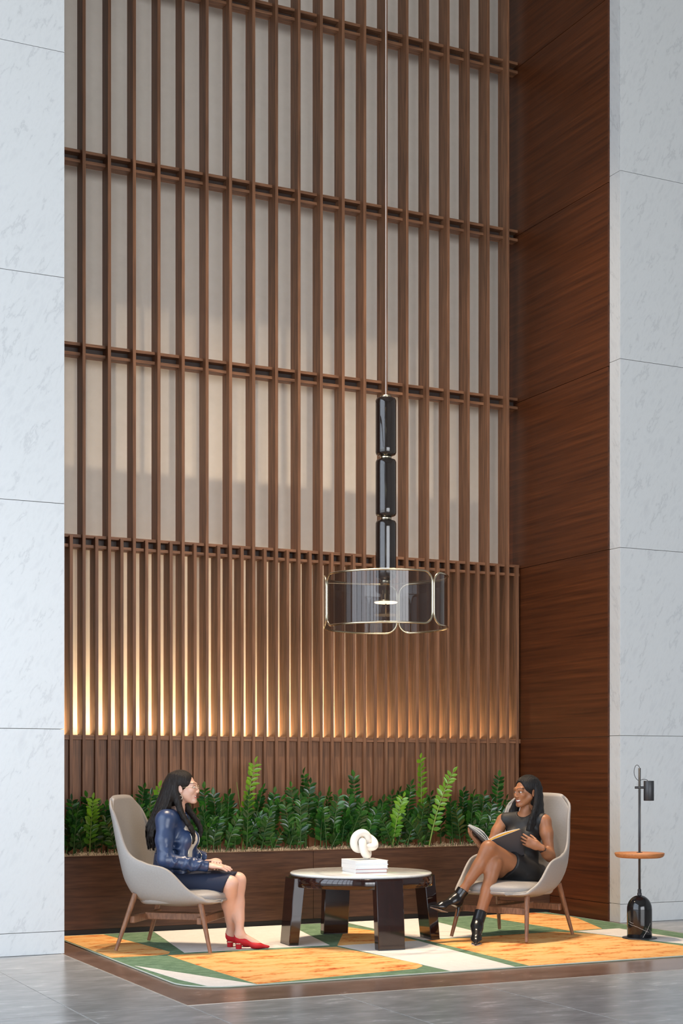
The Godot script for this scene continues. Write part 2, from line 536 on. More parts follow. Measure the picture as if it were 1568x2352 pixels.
# ---------------------------------------------------------------- slat screen
func build_screen() -> void:
	var t := thing("slat_screen", "tall walnut screen of upright slats with horizontal rails and a glowing lower band", "screen", Vector3(0, 0, -1.46))
	var w := 0.0265
	var d := 0.152
	var tall := box_mesh(Vector3(-w, 0.0, -d), Vector3(0, 9.58, 0), 0.0012)
	var low := box_mesh(Vector3(-w, 0.0, -d), Vector3(0, 3.105, 0), 0.0012)
	var rng := RandomNumberGenerator.new()
	rng.seed = 7
	for k in range(-2, 20):
		var x := -1.737 + 0.2068 * k
		part("slat", tall, M.walnut[rng.randi() % 5], t, Transform3D(Basis(), Vector3(x, 0, 0)))
		part("slat", low, M.walnut[rng.randi() % 5], t, Transform3D(Basis(), Vector3(x + 0.1034, 0, 0)))
	# rails: an upper and a lower board with a dark strip set back between them
	for y in [3.03, 4.555, 6.085, 7.615]:
		var dep: float = 0.035 if y < 3.5 else 0.062
		for s in [0.0, 0.078]:
			part("rail_board", box_mesh(Vector3(-2.298, y + s - 0.012, -d - 0.004), Vector3(2.322, y + s + 0.012, -dep), 0.001), M.walnut_rail, t)
		part("rail_back", box_mesh(Vector3(-2.298, y + 0.012, -d), Vector3(2.322, y + 0.066, -dep - 0.075), 0.0), M.bronze, t)
	# below the ledge the gaps are closed by boards
	part("ledge", box_mesh(Vector3(-2.298, 1.497, -0.150), Vector3(2.322, 1.535, -0.014), 0.0015), M.walnut_rail, t)
	for k in range(-2, 21):
		for s in [0.0, 0.1034]:
			var x: float = -1.737 + 0.2068 * k + s
			if x > 2.34:
				continue
			part("board", box_mesh(Vector3(x - 0.1034 - 0.0005, 0.0, -0.065), Vector3(minf(x - w - 0.0005, 2.32), 1.497, -0.033), 0.001), M.walnut[rng.randi() % 5], t)
	# warm light strip lying behind the ledge
	var ls := thing("light_strip", "warm linear light hidden behind the ledge of the slat screen", "light", Vector3(0, 1.500, -1.662))
	var em := mat(rgb(255, 214, 150), 0.6)
	em.emission_enabled = true
	em.emission = Color(1.0, 0.68, 0.34)
	em.emission_energy_multiplier = 3.0
	part("diffuser", box_mesh(Vector3(-2.25, 0, -0.016), Vector3(2.28, 0.012, 0.016), 0.001), em, ls)
	part("channel", box_mesh(Vector3(-2.28, -0.004, -0.02), Vector3(2.30, -0.0005, 0.02), 0.001), M.chrome, ls)
	var l := AreaLight3D.new()
	l.name = "strip_glow"
	l.area_size = Vector2(4.5, 0.03)
	l.area_normalize_energy = false
	l.light_color = Color(1.0, 0.70, 0.36).linear_to_srgb()
	l.light_energy = 27.0
	l.area_range = 20.0
	l.shadow_enabled = true
	l.position = Vector3(0, 0.016, 0)
	l.rotation_degrees = Vector3(90, 0, 0)
	ls.add_child(l)


# ---------------------------------------------------------------- rug
func build_rug() -> void:
	var t := thing("rug", "large rug of green ground with angular orange and cream patches", "rug")
	# outline with a rounded front left corner
	var out := PackedVector2Array([Vector2(-2.12, -0.985), Vector2(2.27, -0.985), Vector2(2.27, 1.70)])
	for k in 9:
		var a := PI * 0.5 * k / 8.0
		out.append(Vector2(1.97 + 0.30 * cos(a), 1.69 + 0.30 * sin(a)))
	for k in 9:
		var a := PI * 0.5 * (1.0 + k / 8.0)
		out.append(Vector2(-1.83 + 0.30 * cos(a), 1.69 + 0.30 * sin(a)))
	var b := MB.new()
	b.slab(out, 0.0, 0.009)
	part("ground", b.mesh(), M.rug_green, t)
	var e := MB.new()
	var ring := []
	for p in out:
		ring.append(Vector3(p.x, 0.006, p.y))
	e.tube(ring, 0.0042, 6, true)
	part("binding", e.mesh(), M.rug_edge, t)
	var o: Array = M.rug_orange
	patch(t, [[-2.11, -0.975], [-1.75, -0.95], [-1.69, -0.3], [-1.655, 0.30], [-1.70, 0.40], [-1.80, 0.44], [-2.11, 0.43]], o[0])
	patch(t, [[-1.34, -0.975], [-0.20, -0.975], [-0.50, 0.42], [-1.58, 0.38]], M.rug_white)
	patch(t, [[-1.73, 0.46], [-1.05, 0.49], [-0.50, 0.535], [-0.42, 1.60], [-0.45, 1.70], [-0.55, 1.80], [-1.16, 1.89], [-1.56, 1.96], [-1.71, 1.985], [-1.73, 1.2]], o[1])
	patch(t, [[-2.10, 0.89], [-1.93, 1.37], [-1.72, 1.985], [-1.83, 1.988], [-1.93, 1.975], [-2.0, 1.935], [-2.06, 1.6]], M.rug_white)
	patch(t, [[-0.46, 0.475], [0.20, 0.45], [0.06, 1.985], [-0.41, 1.985]], M.rug_white)
	patch(t, [[0.15, -0.64], [0.22, -0.25], [0.20, 0.435], [-0.46, 0.465]], o[2])
	patch(t, [[0.30, -0.975], [1.02, -0.975], [0.90, 0.12], [0.86, 0.27], [0.80, 0.35], [0.69, 0.39], [0.26, 0.425]], M.rug_white)
	patch(t, [[0.27, 0.455], [0.75, 0.44], [1.44, 0.385], [1.62, 0.62], [1.74, 1.55], [1.80, 1.985], [0.17, 1.985]], o[0])
	patch(t, [[1.57, -0.975], [2.15, -0.975], [2.24, -0.58], [2.20, -0.40], [1.90, 0.36], [1.58, 0.385]], o[1])
	patch(t, [[1.61, 0.42], [2.03, 0.40], [2.04, 1.25], [1.86, 1.60], [1.70, 0.95]], M.rug_white)


func patch(t: Node3D, pts: Array, m: Material) -> void:
	var poly := PackedVector2Array()
	for p in pts:
		poly.append(Vector2(p[0], p[1]))
	var b := MB.new()
	b.slab(poly, 0.008, 0.0105)
	part("patch", b.mesh(), m, t)


# ---------------------------------------------------------------- smooth surfaces from grids
# rows of points; each row a closed ring when ring is true; normals from the faces
func grid_mesh(rows: Array, ring: bool, flip := false) -> ArrayMesh:
	var b := MB.new()
	grid_add(b, rows, ring, flip)
	return b.mesh()


func grid_add(b: MB, rows: Array, ring: bool, flip := false) -> void:
	var base := b.v.size()
	var cols: int = rows[0].size()
	for r in rows:
		for p in r:
			b.vert(p, Vector3.ZERO)
	var idx := PackedInt32Array()
	for i in rows.size() - 1:
		for j in (cols if ring else cols - 1):
			var a := base + i * cols + j
			var c := base + i * cols + (j + 1) % cols
			var d := a + cols
			var e := c + cols
			if flip:
				idx.append_array(PackedInt32Array([a, d, c, c, d, e]))
			else:
				idx.append_array(PackedInt32Array([a, c, d, c, e, d]))
	for k in range(0, idx.size(), 3):
		var p := b.v[idx[k]]
		var nn := (b.v[idx[k + 2]] - p).cross(b.v[idx[k + 1]] - p)   # clockwise faces
		for q in 3:
			b.n[idx[k + q]] += nn
	for i in range(base, b.v.size()):
		b.n[i] = b.n[i].normalized() if b.n[i].length_squared() > 1e-20 else Vector3.UP
	b.ix.append_array(idx)


func spline(keys: Array, t: float) -> Vector3:       # keys: [[t, Vector3], ...]
	var k := 0
	while k < keys.size() - 2 and t > keys[k + 1][0]:
		k += 1
	var u := clampf((t - keys[k][0]) / (keys[k + 1][0] - keys[k][0]), 0, 1)
	var a: Vector3 = keys[maxi(k - 1, 0)][1]
	var b: Vector3 = keys[k][1]
	var c: Vector3 = keys[k + 1][1]
	var d: Vector3 = keys[mini(k + 2, keys.size() - 1)][1]
	return b.cubic_interpolate(c, a, d, u)


# a soft slab: superellipse plan, crowned top
func pillow(rx: float, rz: float, h: float, crown: float, power := 3.0) -> ArrayMesh:
	var rows := []
	for i in 15:
		var t := i / 14.0
		var s: float
		var y: float
		if t < 0.5:
			var a := lerpf(-PI / 2, 0.0, t / 0.5)
			s = 1.0 - 0.09 * (1.0 - cos(a)) if i > 0 else 0.0
			y = -h * 0.5 + h * 0.5 * (1.0 + sin(a))
		else:
			var a := lerpf(0.0, PI / 2, (t - 0.5) / 0.5)
			s = pow(cos(a), 0.35) if i < 14 else 0.0
			y = h * 0.5 * sin(a) + crown * sin(a) * (1.0 - s * s)
		var r := []
		for j in 48:
			var an := TAU * j / 48.0
			var c := cos(an)
			var q := sin(an)
			var m := pow(pow(absf(c), power) + pow(absf(q), power), -1.0 / power)
			r.append(Vector3(c * m * rx * s, y, q * m * rz * s))
		rows.append(r)
	return grid_mesh(rows, true, true)


# ---------------------------------------------------------------- lounge chairs
func chair_shell() -> ArrayMesh:
	var cen := [[0.0, Vector3(0, 0.346, 0.400)], [0.03, Vector3(0, 0.341, 0.386)], [0.07, Vector3(0, 0.334, 0.360)], [0.12, Vector3(0, 0.325, 0.31)], [0.3, Vector3(0, 0.305, 0.05)], [0.45, Vector3(0, 0.335, -0.19)], [0.56, Vector3(0, 0.46, -0.295)], [0.7, Vector3(0, 0.66, -0.345)], [0.85, Vector3(0, 0.88, -0.39)], [0.95, Vector3(0, 1.0, -0.415)], [1.0, Vector3(0, 1.052, -0.425)]]
	var rim := [[0.0, Vector3(0.17, 0.347, 0.396)], [0.03, Vector3(0.240, 0.349, 0.384)], [0.07, Vector3(0.288, 0.353, 0.358)], [0.12, Vector3(0.318, 0.362, 0.320)], [0.3, Vector3(0.352, 0.43, 0.205)], [0.45, Vector3(0.362, 0.565, 0.06)], [0.56, Vector3(0.36, 0.61, -0.10)], [0.7, Vector3(0.33, 0.69, -0.235)], [0.85, Vector3(0.295, 0.88, -0.320)], [0.95, Vector3(0.275, 0.985, -0.365)], [1.0, Vector3(0.215, 1.043, -0.398)]]
	var nt := 44
	var ns := 14
	# inner grid
	var inner := []
	for i in nt + 1:
		var t := float(i) / nt
		var c := spline(cen, t)
		var r := spline(rim, t)
		var row := []
		for j in range(-ns, ns + 1):
			var s := float(j) / ns
			var a := absf(s) * PI * 0.5
			var lift := pow(1.0 - cos(a), 1.5)
			var p := Vector3(signf(s) * r.x * pow(sin(a), 0.78), lerpf(c.y, r.y, lift), lerpf(c.z, r.z, lift))
			row.append(p)
		inner.append(row)
	# outward normals of the inner grid
	var rows := []
	var m := 2 * ns + 1
	for i in nt + 1:
		var nrm := []
		for j in m:
			var du: Vector3 = inner[i][mini(j + 1, m - 1)] - inner[i][maxi(j - 1, 0)]
			var dv: Vector3 = inner[mini(i + 1, nt)][j] - inner[maxi(i - 1, 0)][j]
			nrm.append(du.cross(dv).normalized())
		rows.append(nrm)
	var out := []
	for i in range(-1, nt + 2):
		var k := clampi(i, 0, nt)
		var ring := []
		var th := []
		for j in m:
			var s: float = absf(j - ns) / ns
			var t := float(k) / nt
			th.append(lerpf(0.058, 0.026, pow(s, 1.5)) * (0.75 if t > 0.6 else 1.0) * lerpf(0.42, 1.0, smoothstep(0.0, 0.20, t)))
		var along: Vector3 = (inner[0][ns] - inner[2][ns]).normalized() if i < 0 else (inner[nt][ns] - inner[nt - 2][ns]).normalized()
		var endcap := i < 0 or i > nt
		for j in m:
			var p: Vector3 = inner[k][j]
			if endcap:
				p += rows[k][j] * (th[j] * 0.5) + along * (th[j] * 0.45)
			ring.append(p)
		for e in [m - 1, 0]:      # the two rims bulge a little, then the outer face runs back
			var side: Vector3 = (inner[k][e] - inner[k][m - 2 if e == m - 1 else 1]).normalized()
			var q: Vector3 = inner[k][e] + rows[k][e] * (th[e] * 0.5) + side * (0.0 if endcap else th[e] * 0.5)
			if endcap:
				q += along * (th[e] * 0.45)
			if e == m - 1:
				ring.append(q)
				for j in range(m - 1, -1, -1):
					var p: Vector3 = inner[k][j] + rows[k][j] * (th[j] * (0.5 if endcap else 1.0))
					if endcap:
						p += along * (th[j] * 0.45)
					ring.append(p)
			else:
				ring.append(q)
		out.append(ring)
	return grid_mesh(out, true, false)


func taper(a: Vector3, b: Vector3, ra: float, rb: float, seg := 14) -> ArrayMesh:
	var bl := MB.new()
	bl.tube([a, a.lerp(b, 0.5), b], [ra, (ra + rb) * 0.5, rb], seg)
	return bl.mesh()


func make_chair(label: String, at: Vector3, turn: float) -> Node3D:
	var t := thing("lounge_chair", label, "armchair", at, turn, "high-backed lounge chairs at the coffee table")
	part("shell", chair_shell(), M.leather, t)
	part("seat_cushion", pillow(0.305, 0.312, 0.085, 0.012, 3.0), M.leather, t, Transform3D(Basis(Vector3.RIGHT, -0.04), Vector3(0, 0.374, 0.090)))
	for sx in [-1.0, 1.0]:
		part("leg", taper(Vector3(sx * 0.275, 0.345, 0.275), Vector3(sx * 0.322, 0.010, 0.362), 0.0205, 0.0125), M.leg_wood, t)
		part("leg", taper(Vector3(sx * 0.270, 0.40, -0.195), Vector3(sx * 0.322, 0.010, -0.318), 0.0205, 0.0125), M.leg_wood, t)
	for sz in [0.265, -0.22]:
		part("stretcher", box_mesh(Vector3(-0.272, 0.195, sz - 0.018), Vector3(0.272, 0.245, sz + 0.018), 0.004), M.leg_wood, t)
	part("centre_beam", box_mesh(Vector3(-0.05, 0.20, -0.21), Vector3(0.05, 0.25, 0.255), 0.004), M.leg_wood, t)
	return t


# ---------------------------------------------------------------- table, books, knot
func build_furniture() -> void:
	make_chair("grey leather lounge chair holding the woman in the blue jacket", Vector3(-1.54, 0.0095, 0.086), deg_to_rad(51.05))
	make_chair("grey leather lounge chair holding the woman in the black dress", Vector3(0.99, 0.0095, 0.51), deg_to_rad(-63.4))
	var t := thing("coffee_table", "round marble-topped coffee table with glossy dark wooden slab legs", "table", Vector3(-0.19, 0.0113, 0.30), deg_to_rad(-5.0))
	var b := MB.new()
	b.lathe([Vector2(0.0, 0.487), Vector2(0.507, 0.487), Vector2(0.513, 0.490), Vector2(0.517, 0.496), Vector2(0.517, 0.499), Vector2(0.514, 0.504), Vector2(0.508, 0.507), Vector2(0.0, 0.507)], 96)
	var tm := triplanar(mat(Color(1, 1, 1), 0.08, 0.0, 0.55), M.marble_tex, Vector3(1.6, 1.0, 1.6))
	tm.albedo_color = rgb(255, 255, 252)
	part("marble_top", b.mesh(), tm, t)
	b = MB.new()
	b.lathe([Vector2(0.47, 0.487), Vector2(0.47, 0.412), Vector2(0.523, 0.412), Vector2(0.527, 0.416), Vector2(0.527, 0.484), Vector2(0.524, 0.487), Vector2(0.47, 0.487)], 96)
	part("apron", b.mesh(), M.espresso, t)
	var lb := MB.new()
	# a slab leg, splayed outward; local z is the radial direction
	lb.box(Vector3(-0.10, 0.0, 0.0), Vector3(0.10, 0.478, 0.085), 0.004)
	for i in lb.v.size():
		var p := lb.v[i]
		p.z = p.z * lerpf(0.85, 1.0, p.y / 0.478) + lerpf(0.515, 0.462, p.y / 0.478)
		lb.v[i] = p
	var lm := lb.mesh()
	var cap := box_mesh(Vector3(-0.098, -0.0005, 0.515), Vector3(0.098, 0.006, 0.587), 0.001)
	for k in 4:
		var l := part("leg", lm, M.espresso, t, Transform3D(Basis(Vector3.UP, PI * 0.5 * k), Vector3.ZERO))
		part("glide", cap, M.black_metal, l)
	# three books in a stack
	var y := 0.5185
	var bw := [[0.242, 0.292, 0.028, rgb(168, 62, 60), -7.0, "closed white book with thin red edges at the bottom of the stack"], [0.246, 0.300, 0.030, rgb(214, 217, 220), -5.5, "closed pale grey book in the middle of the stack"], [0.248, 0.298, 0.031, rgb(236, 238, 240), -6.0, "closed white book on top of the stack under the knot"]]
	for k in 3:
		var d: Array = bw[k]
		var bk := thing("book", d[5], "book", Vector3(-0.175, y, 0.335), deg_to_rad(d[4]), "books stacked on the coffee table")
		var w: float = d[0] * 0.5
		var l: float = d[1] * 0.5
		var h: float = d[2]
		var cm := mat(d[3], 0.35)
		part("cover", box_mesh(Vector3(-w, 0, -l), Vector3(w, 0.003, l), 0.0008), cm, bk)
		var upper := mat(rgb(240, 240, 238), 0.35) if k > 0 else cm
		part("cover", box_mesh(Vector3(-w, h - 0.003, -l), Vector3(w, h, l), 0.0008), upper, bk)
		part("spine", box_mesh(Vector3(-w - 0.003, 0.0002, -l), Vector3(-w, h - 0.0002, l), 0.0008), mat(rgb(238, 238, 238), 0.35), bk)
		for q in 4:
			var hh := (h - 0.006) / 4.0
			part("page_block", box_mesh(Vector3(-w + 0.001, 0.003 + q * hh, -l + 0.004), Vector3(w - 0.004 - 0.001 * (q % 2), 0.003 + (q + 1) * hh - 0.0003, l - 0.004 - 0.001 * (q % 2)), 0.0002), M.paper, bk)
		y += h + 0.0004
	# the knot ornament: one closed rope tied into three loops
	var kn := thing("knot_ornament", "cream ceramic rope tied in a knot standing on the stacked books", "ornament", Vector3(-0.175, y, 0.325))
	var path := []
	for k in 120:
		var a := TAU * k / 120.0
		var r := 0.060 + 0.029 * cos(3.0 * a)
		path.append(Vector3(r * cos(2.0 * a), 0.034 * sin(3.0 * a), r * sin(2.0 * a)))
	var bs := Basis(Vector3(0, 1, 0), deg_to_rad(18.0)) * Basis(Vector3(1, 0, 0), deg_to_rad(68.0)) * Basis(Vector3(0, 1, 0), deg_to_rad(22.0))
	var lo := 1e9
	for k in 120:
		path[k] = bs * path[k]
		lo = minf(lo, path[k].y)
	for k in 120:
		path[k] += Vector3(0, 0.0285 - lo, 0)
	b = MB.new()
	b.tube(path, 0.0285, 16, true)
	part("rope", b.mesh(), M.plaster_white, kn)


# ---------------------------------------------------------------- planter
func build_planter() -> void:
	var t := thing("planter", "long low dark wooden planter along the foot of the slat screen", "planter", Vector3(0, 0, -1.0))
	for s in [[-2.298, 0.028], [0.031, 2.322]]:
		part("front_panel", box_mesh(Vector3(s[0], 0.048, -0.02), Vector3(s[1], 0.598, 0.0), 0.0015), M.planter, t)
	part("rim", box_mesh(Vector3(-2.298, 0.5985, -0.028), Vector3(2.322, 0.606, 0.001), 0.001), M.planter, t)
	part("liner", box_mesh(Vector3(-2.298, 0.0, -0.45), Vector3(2.322, 0.40, -0.022), 0.0), M.planter, t)
	part("plinth", box_mesh(Vector3(-2.298, 0.0, -0.021), Vector3(2.322, 0.046, -0.012), 0.0), M.plinth, t)
	# dried moss heaped on the soil
	var mo := MB.new()
	mo.use_c = true
	var f := FastNoiseLite.new()
	f.seed = 3
	f.frequency = 5.0
	var rows := []
	for i in 20:
		var r := []
		for j in 300:
			var x := lerpf(-2.29, 2.315, j / 299.0)
			var z := lerpf(-1.448, -1.030, i / 19.0)
			r.append(Vector3(x, 0.588 + 0.018 * f.get_noise_2d(x, z) + 0.020 * f.get_noise_2d(x * 5.0, z * 5.0), z))
		rows.append(r)
	mo.col = Color(0.14, 0.11, 0.075)
	grid_add(mo, rows, false, true)
	var rng := RandomNumberGenerator.new()
	rng.seed = 9
	for k in 9000:
		var x := rng.randf_range(-2.27, 2.30)
		var z := rng.randf_range(-1.44, -1.045) if rng.randf() < 0.45 else rng.randf_range(-1.14, -1.043)
		var y := 0.586 + 0.018 * f.get_noise_2d(x, z) + 0.028 * absf(f.get_noise_2d(x * 0.5, z + 7.0))
		var a := rng.randf() * TAU
		var d := Vector3(cos(a), 0, sin(a) * 0.55)
		var l := rng.randf_range(0.012, 0.034)
		var up := rng.randf_range(0.006, 0.034)
		var p0 := Vector3(x, y, z)
		var p1 := p0 + d * l * 0.5 + Vector3(0, up, 0)
		var p2 := p0 + d * l + Vector3(0, up * rng.randf_range(-0.1, 0.9), 0)
		var w := Vector3(-d.z, 0.6, d.x).normalized() * rng.randf_range(0.0010, 0.0020)
		var g := rng.randf_range(0.10, 0.34)
		mo.col = Color(g * 1.12, g * 0.93, g * 0.70)
		var nn := Vector3(rng.randf_range(-0.5, 0.5), 0.8, 0.5).normalized()
		var i0 := mo.vert(p0 - w, nn)
		var i1 := mo.vert(p0 + w, nn)
		var i2 := mo.vert(p1 - w, nn)
		var i3 := mo.vert(p1 + w, nn)
		var i4 := mo.vert(p2, nn)
		mo.face(i0, i1, i3)
		mo.face(i0, i3, i2)
		mo.face(i2, i3, i4)
	var mm := mat(Color(1, 1, 1), 0.95)
	mm.vertex_color_use_as_albedo = true
	var o := part("moss", mo.mesh(), mm, self)
	tag(o, "pale dried moss covering the soil of the planter", "moss")
	o.set_meta("kind", "stuff")


# ---------------------------------------------------------------- lamps
func glow(color: Color, energy: float) -> StandardMaterial3D:
	var m := mat(rgb(250, 244, 232), 0.5)
	m.emission_enabled = true
	m.emission = color
	m.emission_energy_multiplier = energy
	return m


func build_lamps() -> void:
	build_pendant()
	build_tray_lamp()
	# recessed downlights in the ceiling over the alcove
	for p in [Vector3(-1.1, 9.6, -0.3), Vector3(0.0, 9.6, -0.3), Vector3(1.1, 9.6, -0.3)]:
		var t := thing("ceiling_downlight", "small round recessed downlight in the ceiling over the rug", "downlight", p, 0.0, "ceiling downlights over the rug")
		var b := MB.new()
		b.lathe([Vector2(0.075, 0.0), Vector2(0.075, -0.006), Vector2(0.055, -0.010), Vector2(0.052, -0.004)], 28)
		part("trim_ring", b.mesh(), M.black_metal, t)
		b = MB.new()
		b.lathe([Vector2(0.0, -0.005), Vector2(0.052, -0.005)], 28)
		part("lens", b.mesh(), glow(Color(1.0, 0.80, 0.58), 6.0), t)
		var l := SpotLight3D.new()
		l.name = "beam"
		l.light_color = Color(1.0, 0.78, 0.55).linear_to_srgb()
		l.light_energy = 38.0
		l.light_size = 0.05
		l.spot_range = 30.0
		l.spot_attenuation = 2.0
		l.spot_angle = 22.0
		l.spot_angle_attenuation = 1.0
		l.shadow_enabled = true
		l.rotation_degrees = Vector3(-90, 0, 0)
		l.position = Vector3(0, -0.03, 0)
		t.add_child(l)


func build_pendant() -> void:
	var t := thing("pendant_lamp", "tall pendant of smoky glass cylinders above a wide glass ring with gold edges", "pendant lamp", Vector3(0.0, 0.0, 0.33))
	var smoke := mat(Color(0.13, 0.10, 0.09, 0.84), 0.02, 0.0, 0.6)
	smoke.transparency = BaseMaterial3D.TRANSPARENCY_ALPHA
	var smoke2 := mat(Color(0.17, 0.12, 0.10, 0.64), 0.02, 0.0, 0.5)
	smoke2.transparency = BaseMaterial3D.TRANSPARENCY_ALPHA
	var b := MB.new()
	b.tube([Vector3(0, 3.98, 0), Vector3(0, 6.0, 0), Vector3(0, 9.59, 0)], 0.0035, 8)
	part("cable", b.mesh(), mat(rgb(206, 200, 196), 0.5), t)
	b = MB.new()
	b.lathe([Vector2(0.0, 9.598), Vector2(0.06, 9.598), Vector2(0.06, 9.56), Vector2(0.0, 9.56)], 24)
	part("canopy", b.mesh(), M.brass, t)
	var tops := [3.985, 3.535, 3.086]
	for k in 3:
		var y1: float = tops[k]
		var y0: float = [3.565, 3.118, 2.66][k]
		var r := 0.076
		var prof := [Vector2(0.030, y0), Vector2(0.058, y0), Vector2(0.070, y0 + 0.005), Vector2(r, y0 + 0.020), Vector2(r, y0 + 0.05), Vector2(r, y1 - 0.05), Vector2(r, y1 - 0.020), Vector2(0.070, y1 - 0.005), Vector2(0.058, y1), Vector2(0.030, y1)]
		b = MB.new()
		b.lathe(prof, 48)
		var cy := part("glass_cylinder", b.mesh(), smoke, t)
		b = MB.new()
		b.lathe([Vector2(0.0, y0), Vector2(0.012, y0), Vector2(0.012, y1), Vector2(0.0, y1)], 14)
		part("inner_rod", b.mesh(), M.brass, cy)
	for yy in [[3.985, 4.000], [3.535, 3.565], [3.086, 3.118], [2.61, 2.665]]:
		b = MB.new()
		b.lathe([Vector2(0.0, yy[0]), Vector2(0.041, yy[0]), Vector2(0.041, yy[1]), Vector2(0.0, yy[1])], 28)
		part("collar", b.mesh(), M.brass, t)
	# three curved panes with rounded gold frames make the ring
	var R := 0.452
	var y0 := 2.300
	var y1 := 2.672
	for k in 3:
		var a0 := deg_to_rad(-25.9 + 46.5 + 120.0 * k + 1.1)
		var a1 := deg_to_rad(-25.9 + 46.5 + 120.0 * (k + 1) - 1.1)
		var outline := []          # (angle, height) loop with rounded corners
		var cr := 0.085
		var ca := cr / R
		for q in [[a1 - ca, y1 - cr, 0.0], [a0 + ca, y1 - cr, 1.0], [a0 + ca, y0 + cr, 2.0], [a1 - ca, y0 + cr, 3.0]]:
			for j in 9:
				var an: float = PI * 0.5 * (q[2] + j / 8.0)
				outline.append(Vector2(q[0] + ca * cos(an), q[1] + cr * sin(an)))
			if q[2] == 0.0 or q[2] == 2.0:
				var s: float = -1.0 if q[2] == 0.0 else 1.0
				for j in range(1, 40):
					outline.append(Vector2(lerpf(a1 - ca, a0 + ca, j / 40.0) if s < 0 else lerpf(a0 + ca, a1 - ca, j / 40.0), y1 if s < 0 else y0))
		var loop := []
		for o in outline:
			loop.append(Vector3(R * sin(o.x), o.y, R * cos(o.x)))
		b = MB.new()
		b.tube(loop, 0.0078, 8, true)
		var fr := part("pane_frame", b.mesh(), M.brass, t)
		# the pane: columns from lower to upper outline
		b = MB.new()
		var base := 0
		var n := 60
		for j in n + 1:
			var a := lerpf(a0, a1, float(j) / n)
			var e := minf(a - a0, a1 - a)
			var cut := 0.0
			if e < ca:
				cut = cr * (1.0 - sqrt(maxf(0.0, 1.0 - pow(1.0 - e / ca, 2.0))))
			var d := Vector3(sin(a), 0, cos(a))
			b.vert(d * R + Vector3(0, y0 + cut, 0), d)
			b.vert(d * R + Vector3(0, y1 - cut, 0), d)
		for j in n:
			b.face(2 * j, 2 * j + 1, 2 * j + 3)
			b.face(2 * j, 2 * j + 3, 2 * j + 2)
		part("glass_pane", b.mesh(), smoke2, fr)
	for k in 3:                    # slim struts carry the ring from the hub
		var a := deg_to_rad(-25.9 + 46.5 + 120.0 * k)
		b = MB.new()
		b.tube([Vector3(0, 2.615, 0), Vector3(R * sin(a), 2.612, R * cos(a))], 0.003, 8)
		part("strut", b.mesh(), M.brass, t)
	b = MB.new()
	b.lathe([Vector2(0.0, 2.40), Vector2(0.005, 2.40), Vector2(0.005, 2.62), Vector2(0.0, 2.62)], 10)
	part("stem", b.mesh(), M.brass, t)
	b = MB.new()
	b.lathe([Vector2(0.0, 2.575), Vector2(0.028, 2.575), Vector2(0.028, 2.545), Vector2(0.038, 2.545), Vector2(0.038, 2.500), Vector2(0.084, 2.497), Vector2(0.086, 2.489)], 36)
	part("lamp_head", b.mesh(), M.brass, t)
	b = MB.new()
	b.lathe([Vector2(0.086, 2.489), Vector2(0.080, 2.482), Vector2(0.05, 2.478), Vector2(0.0, 2.477)], 36)
	part("light_disc", b.mesh(), glow(Color(1.0, 0.84, 0.62), 5.0), t)
	var l := SpotLight3D.new()
	l.name = "disc_light"
	l.light_color = Color(1.0, 0.78, 0.54).linear_to_srgb()
	l.light_energy = 0.9
	l.light_size = 0.08
	l.spot_range = 30.0
	l.spot_attenuation = 2.0
	l.spot_angle = 80.0
	l.spot_angle_attenuation = 1.0
	l.shadow_enabled = true
	l.rotation_degrees = Vector3(-90, 0, 0)
	l.position = Vector3(0, 2.46, 0)
	t.add_child(l)


